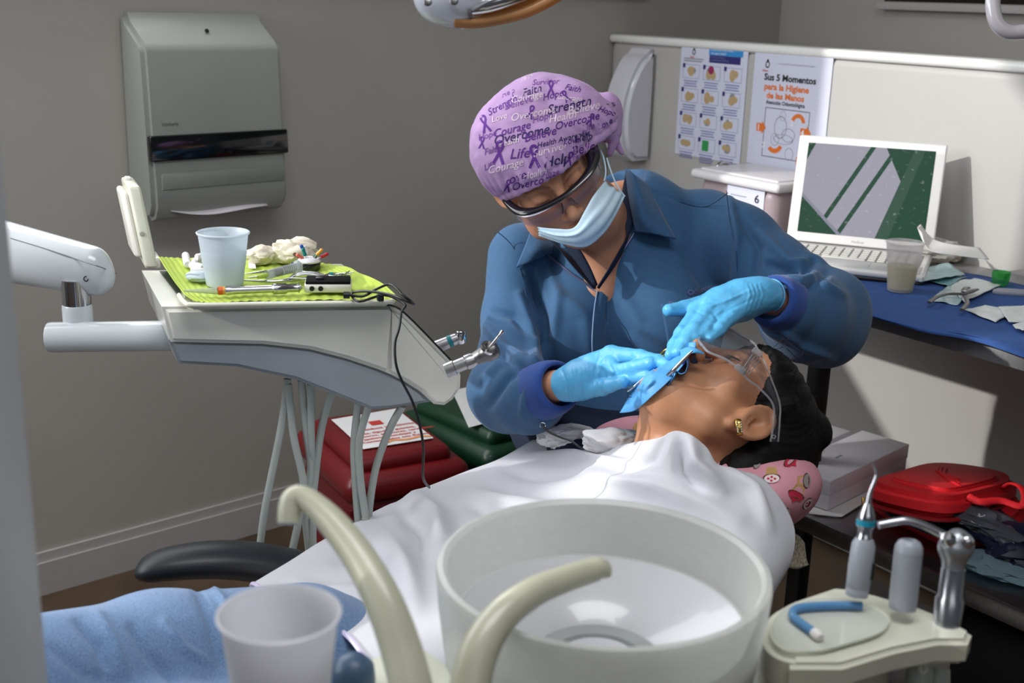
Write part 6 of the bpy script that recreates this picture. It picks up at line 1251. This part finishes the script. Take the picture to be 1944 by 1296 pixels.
# ================================================================== ON THE PATIENT
def onb(x, y, off, d): 
    r = hit(BV_pb, x, y, off, 9); return P(x, y, d) if dep(r) > 3 or dep(r) > d+off else r
def ons(x, y, off=.002): return hit(BV_s, x, y, off, 1.7)
q1 = ons(1075, 848)+Z3*.006; q2 = ons(1165, 845)+Z3*.002
m_tis2 = mat('bright_tissue', (240, 238, 238), .9, var=.02, sss=.1)
bmt = thing('crumpled_tissue', 'crumpled white tissue lying on the sheet below the patient\'s chin', 'tissue', q1)
crumple('tissue_fold', P(1080, 832, dep(q1)-.01), (.050, .04, .022), m_tis2, bmt, .28, 51, 5, R=np.stack([rt, nrm(np.cross(up, rt)), up], 1)); crumple('tissue_fold', P(1165, 838, dep(q2)+.01), (.048, .035, .020), m_tis2, bmt, .28, 61, 5, R=np.stack([rt, nrm(np.cross(up, rt)), up], 1))
lc_ = thing('lip_clip_lead', 'thin black lead with a small metal hook lying across the crumpled tissue', 'cable', P(1032, 808, 1.78))
tube('lead', [P(x, y, d) for x, y, d in ((1030, 806, 1.775), (1040, 818, 1.765), (1062, 829, 1.75), (1085, 837, 1.735), (1100, 848, 1.72), (1108, 853, 1.72))], .0016, m_black, lc_, n=8); tube('hook', [P(1030+5*math.cos(t), 807-5*math.sin(t), 1.775) for t in np.linspace(-.5, 4, 10)], .0009, m_chrome, lc_, n=6, sub=2)
# rubber dam
dm = thing('rubber_dam', 'light blue rubber dam sheet stretched over the patient\'s mouth', 'rubber dam', P(1250, 715, 1.6))
m_dam = mat('blue_latex', (84, 160, 222), .5, var=.03, scale=60, sss=.15)
DR = [[(1222, 705, 1.76), (1246, 688, 1.73), (1274, 666, 1.69), (1300, 650, 1.66), (1322, 648, 1.64)],
      [(1200, 742, 1.71), (1230, 724, 1.68), (1262, 702, 1.64), (1294, 676, 1.61), (1320, 660, 1.615)],
      [(1184, 770, 1.655), (1214, 756, 1.62), (1250, 728, 1.60), (1282, 700, 1.585), (1306, 674, 1.592)],
      [(1176, 784, 1.655), (1206, 778, 1.615), (1240, 750, 1.592), (1276, 716, 1.575), (1300, 688, 1.578)]]
def damfix(p):
    x, y = proj(p); r = hit(BV_pb, x, y, .010, 9); return r if dep(r) < dep(p)+.003 else p
G = gridsurf([[onb(x, y, .006 if i > 1 else .004, d) for x, y, d in r] for i, r in enumerate(DR)], 6, 6); G = np.array([[damfix(p) for p in r] for r in G]); G = G+(.0015*vnoise(G, 90, 4))[..., None]*np.array([0, 0, 1.]); sheet('latex', G, m_dam, dm, .0008)
G = gridsurf([[P(1290, 664, 1.62), P(1306, 658, 1.60), P(1320, 660, 1.59), P(1335, 668, 1.585)], [P(1292, 676, 1.60), P(1304, 668, 1.585), P(1318, 666, 1.575), P(1336, 672, 1.578)], [P(1288, 688, 1.588), P(1298, 684, 1.572), P(1303, 676, 1.568), P(1308, 668, 1.58)]], 5, 5); sheet('latex_fold', G, m_dam, dm, .0008)
lp = [(1290, 690), (1297, 682), (1303, 684), (1304, 694), (1300, 706), (1291, 709), (1284, 704), (1276, 712)]
G = gridsurf([[P(x, y, 1.572+.0*i) for i, (x, y) in enumerate(lp)], [P(x+2, y-2, 1.592) for x, y in lp], [P(x+4, y-4, 1.612) for x, y in lp]], 4, 6); sheet('latex_loop', G, m_dam, dm, .0008)
tube('dam_frame', [P(*p) for p in ((1196, 752, 1.652), (1225, 762, 1.62), (1243, 758, 1.60), (1275, 722, 1.572), (1283, 708, 1.568))], .0016, mat('blue_steel', (60, 110, 160), .3, metal=.7), dm, n=8)
tube('dam_frame', [P(*p) for p in ((1192, 742, 1.66), (1206, 732, 1.65), (1222, 718, 1.65))], .0018, m_chrome, dm, n=8)
pr_ = thing('dental_probe', 'steel probe held by the dentist with its tip at the patient\'s nose', 'instrument', P(1292, 690, 1.57)); tube('shaft', [P(1258, 722, 1.585), P(1278, 703, 1.572), P(1300, 680, 1.565), P(1315, 665, 1.56)], [.0024, .0028, .0022, .001], m_chrome, pr_, n=10)
ch = thing('clamp_forceps', 'thin golden forceps between the dentist\'s fingertips', 'forceps', P(1264, 666, 1.65)); tube('arm', [P(1246, 680, 1.665), P(1258, 668, 1.655), P(1268, 661, 1.65)], .0014, mat('gold', (212, 170, 90), .2), ch, n=8); tube('arm', [P(1252, 684, 1.66), P(1262, 672, 1.65), P(1272, 664, 1.645)], .0012, mat('gold'), ch, n=8)
# paper bib edge hanging below the pillow
G = gridsurf([[P(1500, 1010, 1.62), P(1515, 1015, 1.64), P(1528, 1030, 1.66)], [P(1498, 1045, 1.62), P(1515, 1050, 1.64), P(1532, 1062, 1.66)], [P(1492, 1075, 1.62), P(1512, 1080, 1.64), P(1536, 1072, 1.66)]], 4, 4)
one(sheet('lace_cloth', G, mat('cream_lace', (206, 200, 180), .9, col2=(140, 132, 112), scale=260), None, .001), 'lace_cloth', 'cream lace cloth corner hanging below the pink pillow', 'cloth')
# ================================================================== FOREGROUND: CUSPIDOR
BC = P(1145, 1074, .925); RB = 317/F*.925
csp = thing('cuspidor', 'frosted glass spittoon bowl with cream water spouts in the foreground', 'cuspidor', BC-Z3*.16)
m_bowl = frosted('frosted_bowl_glass', (232, 233, 230), .5, .22, .25)
lathe('glass_bowl', [(RB*.80, -.13), (RB*.93, -.085), (RB*.985, -.03), (RB, -.004), (RB-.001, .001), (RB-.005, .002), (RB-.0085, -.001), (RB*.93, -.022), (RB*.885, -.045), (RB*.865, -.0465)], BC, m_bowl, csp, 96)
lathe('bowl_floor', [(RB*.872, -.046), (RB*.6, -.064), (RB*.40, -.078), (RB*.39, -.080), (RB*.39, -.10), (RB*.8, -.10), (RB*.872, -.046)], BC, mat('bowl_floor_white', (186, 187, 190), .28, var=.01, coat=.4), csp, 96)
lathe('drain_ring', [(RB*.39, -.0785), (RB*.375, -.0765), (RB*.29, -.0785), (RB*.28, -.083), (RB*.2, -.084)], BC, mat('drain_grey', (150, 154, 154), .3, coat=.3), csp, 64); lathe('drain_cap', [(RB*.28, -.084), (RB*.24, -.0785), (RB*.1, -.0765), (0, -.076)], BC, mat('drain_cap_grey', (190, 190, 194), .3, coat=.3), csp, 48)
lathe('pedestal', [(0, -.10), (RB*.78, -.10), (RB*.80, -.13), (RB*.7, -.20), (RB*.62, -.5), (RB*.62, -BC[2]+.01), (0, -BC[2]+.01)], BC, m_offw, csp, 64)
zp = float(BC[2])-.075
plat = [onZ(x, y, zp) for x, y in ((590, 1330), (650, 1262), (700, 1235), (770, 1215), (830, 1225), (900, 1290), (960, 1400), (640, 1420))]
plat = crom(np.array(plat), 4, True); c = np.mean(plat, 0); poly_extrude('platform', [(p[0]-c[0], p[1]-c[1]) for p in plat][::-1], Matrix.Translation((c[0], c[1], 0)), zp-.09, zp, m_offw, csp, bev=.012, seg=4)
kn = onZ(670, 1302, zp); lathe('knob', [(0, .026), (.009, .024), (.0155, .017), (.0165, .008), (.0165, 0), (0, 0)], Matrix.Translation(Vector(kn)), mat('blue_grey_knob', (58, 82, 108), .4), csp, 32)
def spout(pts, name, m=mat('shaded_cream_plastic', (176, 176, 154), .35, var=.03, coat=.25)):  # cream darkened in its colour to stand in for shade on the spouts
    tube(name, [P(x, y, d) for x, y, d, r in pts], [Rr(r, d) for x, y, d, r in pts], m, csp, n=20, sub=8)
spout([(800, 1420, .76, 44), (786, 1330, .765, 42), (764, 1240, .775, 40), (732, 1150, .785, 37), (690, 1070, .80, 33), (640, 1002, .815, 29), (600, 962, .825, 25), (572, 944, .83, 23), (556, 950, .83, 24), (550, 972, .828, 23), (548, 994, .826, 21)], 'cup_filler_spout')
spout([(880, 1420, .78, 44), (888, 1330, .79, 41), (908, 1240, .80, 38), (950, 1172, .815, 33), (1010, 1125, .835, 29), (1070, 1100, .855, 26), (1115, 1085, .87, 24), (1136, 1080, .875, 23), (1142, 1088, .875, 21), (1143, 1096, .874, 16)], 'rinse_spout')
rim = P(530, 1160, .70); rr = Rr(112, .70)
cup('plastic_cup', 'large blurred frosted cup in the foreground beside the curved spout', rim-Z3*.092, rr*.70, rr, .092, frosted('frosted_cup_near', (240, 240, 243), .5, .2), None, False)
cst = thing('cup_stand', 'round cream cup stand under the foreground cup', 'stand', rim-Z3*.14); lathe('plate', [(0, -.0925), (.042, -.0925), (.044, -.10), (.044, -.115), (.02, -.12), (.02, -.5), (0, -.5)], rim, m_offw, cst, 40)
box('bracket', (rim[0]+.06, rim[1]+.0, rim[2]-.30), (.16, .05, .06), m_offw, cst, bev=.01)
# ================================================================== ASSISTANT'S HOLDER
ZH = float(P(1560, 1170, .98)[2])
ah = thing('instrument_holder', 'cream assistant holder arm with shallow tray at the lower right', 'instrument holder', onZ(1620, 1200, ZH-.05))
def zpoly(name, px_, z0, z1, m, par, bev, seg=4, smooth_=True):
    pts = np.array([onZ(x, y, z1) for x, y in px_]); pts = crom(pts, 4, True) if smooth_ else pts; c = np.mean(pts, 0)
    return poly_extrude(name, [(p[0]-c[0], p[1]-c[1]) for p in pts][::-1], Matrix.Translation((c[0], c[1], 0)), z0, z1, m, par, bev=bev, seg=seg)
zpoly('arm_plate', [(1500, 1140), (1580, 1113), (1612, 1115), (1662, 1127), (1700, 1138), (1748, 1152), (1800, 1172), (1846, 1198), (1838, 1216), (1780, 1216), (1700, 1232), (1600, 1262), (1500, 1262)], ZH-.026, ZH-.004, m_offw, ah, .004, 3, False)
tr_px = [(1448, 1190), (1466, 1156), (1515, 1132), (1580, 1124), (1645, 1136), (1694, 1162), (1704, 1184), (1680, 1206), (1620, 1226), (1550, 1244), (1490, 1242), (1455, 1220)]
zpoly('tray_body', tr_px, ZH-.034, ZH, m_offw, ah, .006, 4)
cx_, cy_ = 1576, 1184
zpoly('tray_recess', [(cx_+(x-cx_)*.86, cy_+(y-cy_)*.84) for x, y in tr_px], ZH-.001, ZH+.0008, mat('tray_recess_gloss', (196, 198, 186), .12, var=.01, coat=1), ah, .0004, 1)
zpoly('lower_housing', [(1440, 1200), (1480, 1150), (1560, 1140), (1640, 1150), (1690, 1180), (1690, 1225), (1600, 1262), (1500, 1270), (1450, 1250)], ZH-.22, ZH-.034, m_offw, ah, .01, 4)
sc_px = P(1740, 1215, .95)
for a, b, r in (((1752, 1225, .99), (1735, 1400, .98), .011), ((1786, 1228, 1.0), (1776, 1400, .99), .010)): tube('hose', [P(*a)-Z3*.02, P(*b)], r, m_hose, ah, n=14, sub=1)
for x, y in ((1752, 1268), (1815, 1246)): tube('hook_ring', [P(x+6*math.cos(t), y+9*math.sin(t), .985) for t in np.linspace(0, 6.28, 13)], .0016, m_offw, ah, n=8, sub=2)
sj = thing('saliva_ejector', 'bent blue saliva ejector tube lying in the cream holder tray', 'saliva ejector', onZ(1560, 1160, ZH))
m_sj = clearfilm('blue_tube', (120, 180, 226), .45, .15, .9)
pts = [onZ(x, y, ZH+.005) for x, y in ((1636, 1150), (1590, 1149), (1540, 1151), (1511, 1156), (1505, 1168), (1517, 1180), (1535, 1193), (1545, 1200))]; tube('tube', pts, .0036, m_sj, sj, n=14); tube('wire', pts, .0009, mat('blue_wire', (40, 100, 190), .5), sj, n=6); tube('tip', [pts[-1], onZ(1552, 1206, ZH+.005), onZ(1558, 1211, ZH+.005)], [.0040, .0044, .003], m_tis, sj, n=14)
m_hg = mat('handpiece_grey', (150, 154, 162), .4, var=.02, coat=.1)
us = thing('scaler_handpiece', 'grey scaler handpiece with teal band and thin curved tip in the holder', 'handpiece', P(1626, 1125, .99)); a, b = P(1626, 1130, .99), P(1641, 1022, .985); Lh = float(np.linalg.norm(b-a))
along('sleeve', a, b, [(0, 0), (.0090, 0), (.0093, .006), (.0090, .0065), (.0093, .007), (.0098, Lh*.5), (.0094, Lh*.9), (.007, Lh), (0, Lh)], m_hg, us, 32); along('logo_strip', a+cv(.0085, 0, .0065)+(b-a)*.3, a+cv(.0085, 0, .0065)+(b-a)*.62, [(0, 0), (.0012, 0), (.0012, Lh*.3), (0, Lh*.3)], m_black, us, 8)
c_ = P(1643, 1000, .984); along('coupling', b-(b-a)*.05, c_, [(0, 0), (.0062, 0), (.0062, .004), (.0055, .005), (.0058, .012), (0, .012)], m_chrome, us, 24)
d_ = P(1648, 955, .982); L3 = float(np.linalg.norm(d_-c_)); along('cone', c_, d_, [(0, 0), (.0070, 0), (.0074, L3*.25), (.0064, L3*.55), (.0028, L3), (0, L3)], m_chrome, us, 24); along('teal_band', c_+(d_-c_)*.08, d_, [(.0071, 0), (.0077, 0), (.0077, .0045), (.0072, .0045), (.0071, 0)], mat('teal_bright', (24, 142, 168), .35), us, 24)
tube('scaler_tip', [P(x, y, .982) for x, y in ((1648, 957), (1652, 935), (1661, 912), (1664, 898), (1660, 887), (1653, 880))], [.0026, .0019, .0016, .0013, .0010, .0007], m_chrome, us, n=10)
gh = thing('suction_sleeve', 'plain grey suction handle with an open top in the holder', 'suction handle', P(1714, 1150, .985)); a, b = P(1713, 1155, .985), P(1727, 1024, .98); Lh = float(np.linalg.norm(b-a))
along('sleeve', a, b, [(0, 0), (.0108, 0), (.0112, Lh*.2), (.0112, Lh*.80), (.0108, Lh*.805), (.0112, Lh*.81), (.0108, Lh*.9), (.0085, Lh*.975), (.0055, Lh), (.0042, Lh*.99), (.004, Lh*.93), (0, Lh*.93)], m_hg, gh, 36)
ts = thing('three_way_syringe', 'chrome three way syringe with two buttons and a bent nozzle', 'syringe', P(1800, 1190, .985)); a, b = P(1796, 1195, .985), P(1810, 1078, .98); Lh = float(np.linalg.norm(b-a))
along('grip', a, b, [(0, 0), (.0108, 0), (.0112, Lh*.5), (.0095, Lh*.55), (.0092, Lh), (0, Lh)], mat('satin_chrome', (190, 192, 198), .25, metal=1, var=.05), ts, 32)
A = SDF(P(1815, 1045, .98)-.045, P(1815, 1045, .98)+.045, .0016); A.cone(P(1809, 1085, .98), P(1812, 1050, .98), .0085, .0105, .004); A.cone(P(1806, 1036, .978), P(1828, 1036, .978), .0100, .0090, .006); A.cone(P(1812, 1040, .98), P(1818, 1020, .98), .010, .0075, .006)
v, f = A.mesh(); v = lap(v, f, 1, .5); npmesh('head', v, f, mat('satin_head', (168, 172, 178), .3, metal=.8), ts)
for x, y, dx in ((1799, 1022, -.6), (1836, 1026, .6)):
    c = P(x, y, .972); n_ = nrm(cv(dx, .7, .5)); e_ = nrm(np.cross(n_, up)); lathe('button', [(0, .004), (.004, .0035), (.006, .001), (.0065, -.003), (0, -.004)], frame(c, e_, np.cross(n_, e_), n_), m_chrome, ts, 24)
tube('nozzle', [P(x, y, d) for x, y, d in ((1800, 1022, .98), (1776, 1008, .98), (1748, 995, .98), (1722, 988, .98), (1700, 990, .98), (1668, 996, .98))], [.0036, .0034, .0032, .0032, .0032, .0032], mat('satin_chrome', (190, 192, 198), .25), ts, n=16)
# ================================================================== OPERATING LIGHT AND THE BENT HANDLE
ol = thing('operating_light', 'white dental lamp head with chrome bar and amber shield at the top edge', 'dental lamp', P(860, 0, 1.30))
A = SDF(P(850, -20, 1.3)-np.array([.10, .10, .08]), P(850, -20, 1.3)+np.array([.10, .10, .09]), .0022); A.ell(P(868, -14, 1.3), (.044, .036, .036), None, .01); A.cone(P(830, -4, 1.3), P(880, -30, 1.3), .020, .034, .02); A.cone(P(872, 8, 1.3), P(905, -6, 1.3), .0215, .024, .012)
v, f = A.mesh(); v = lap(v, f, 2, .5); npmesh('housing', v, f, mat('lamp_white', (206, 210, 222), .2, var=.01, coat=.8), ol)
tube('chrome_bar', [P(x, y, d) for x, y, d in ((882, 18, 1.285), (930, 8, 1.28), (990, -12, 1.28), (1060, -40, 1.29), (1120, -70, 1.3))], [.0085, .0092, .0092, .009, .009], m_chrome, ol, n=20)
tube('bar_socket', [P(886, 17, 1.285), P(893, 15.5, 1.285)], .0118, mat('socket_grey', (120, 116, 118), .4), ol, n=24, sub=1)
G = gridsurf([[P(x, y-a, 1.29+b) for x, y in ((862, 50), (900, 52), (945, 46), (1000, 32), (1050, 8), (1110, -30))] for a, b in ((0, .0), (12, -.006), (34, .004), (60, .03))], 4, 6); sheet('amber_shield', G, frosted('amber_plastic_shield', (224, 176, 122), .4, .35, .15), ol, .0015)
for x, y in ((812, 4), (862, 2)): c = P(x, y, 1.262); lathe('screw', [(0, .001), (.0035, .0008), (.0045, 0), (0, 0)], frame(c, rt, up, -fw), m_steeld, ol, 14)
bh_ = thing('lamp_handle', 'bent white metal handle at the top right corner', 'handle', P(1900, 30, 1.7)); tube('bent_tube', [P(x, y, 1.7) for x, y in ((1886, -90), (1886, -20), (1885, 15), (1893, 44), (1914, 60), (1945, 60), (2000, 55), (2060, 50))], Rr(14, 1.7), mat('handle_white', (196, 192, 196), .2, coat=.8), bh_, n=20)
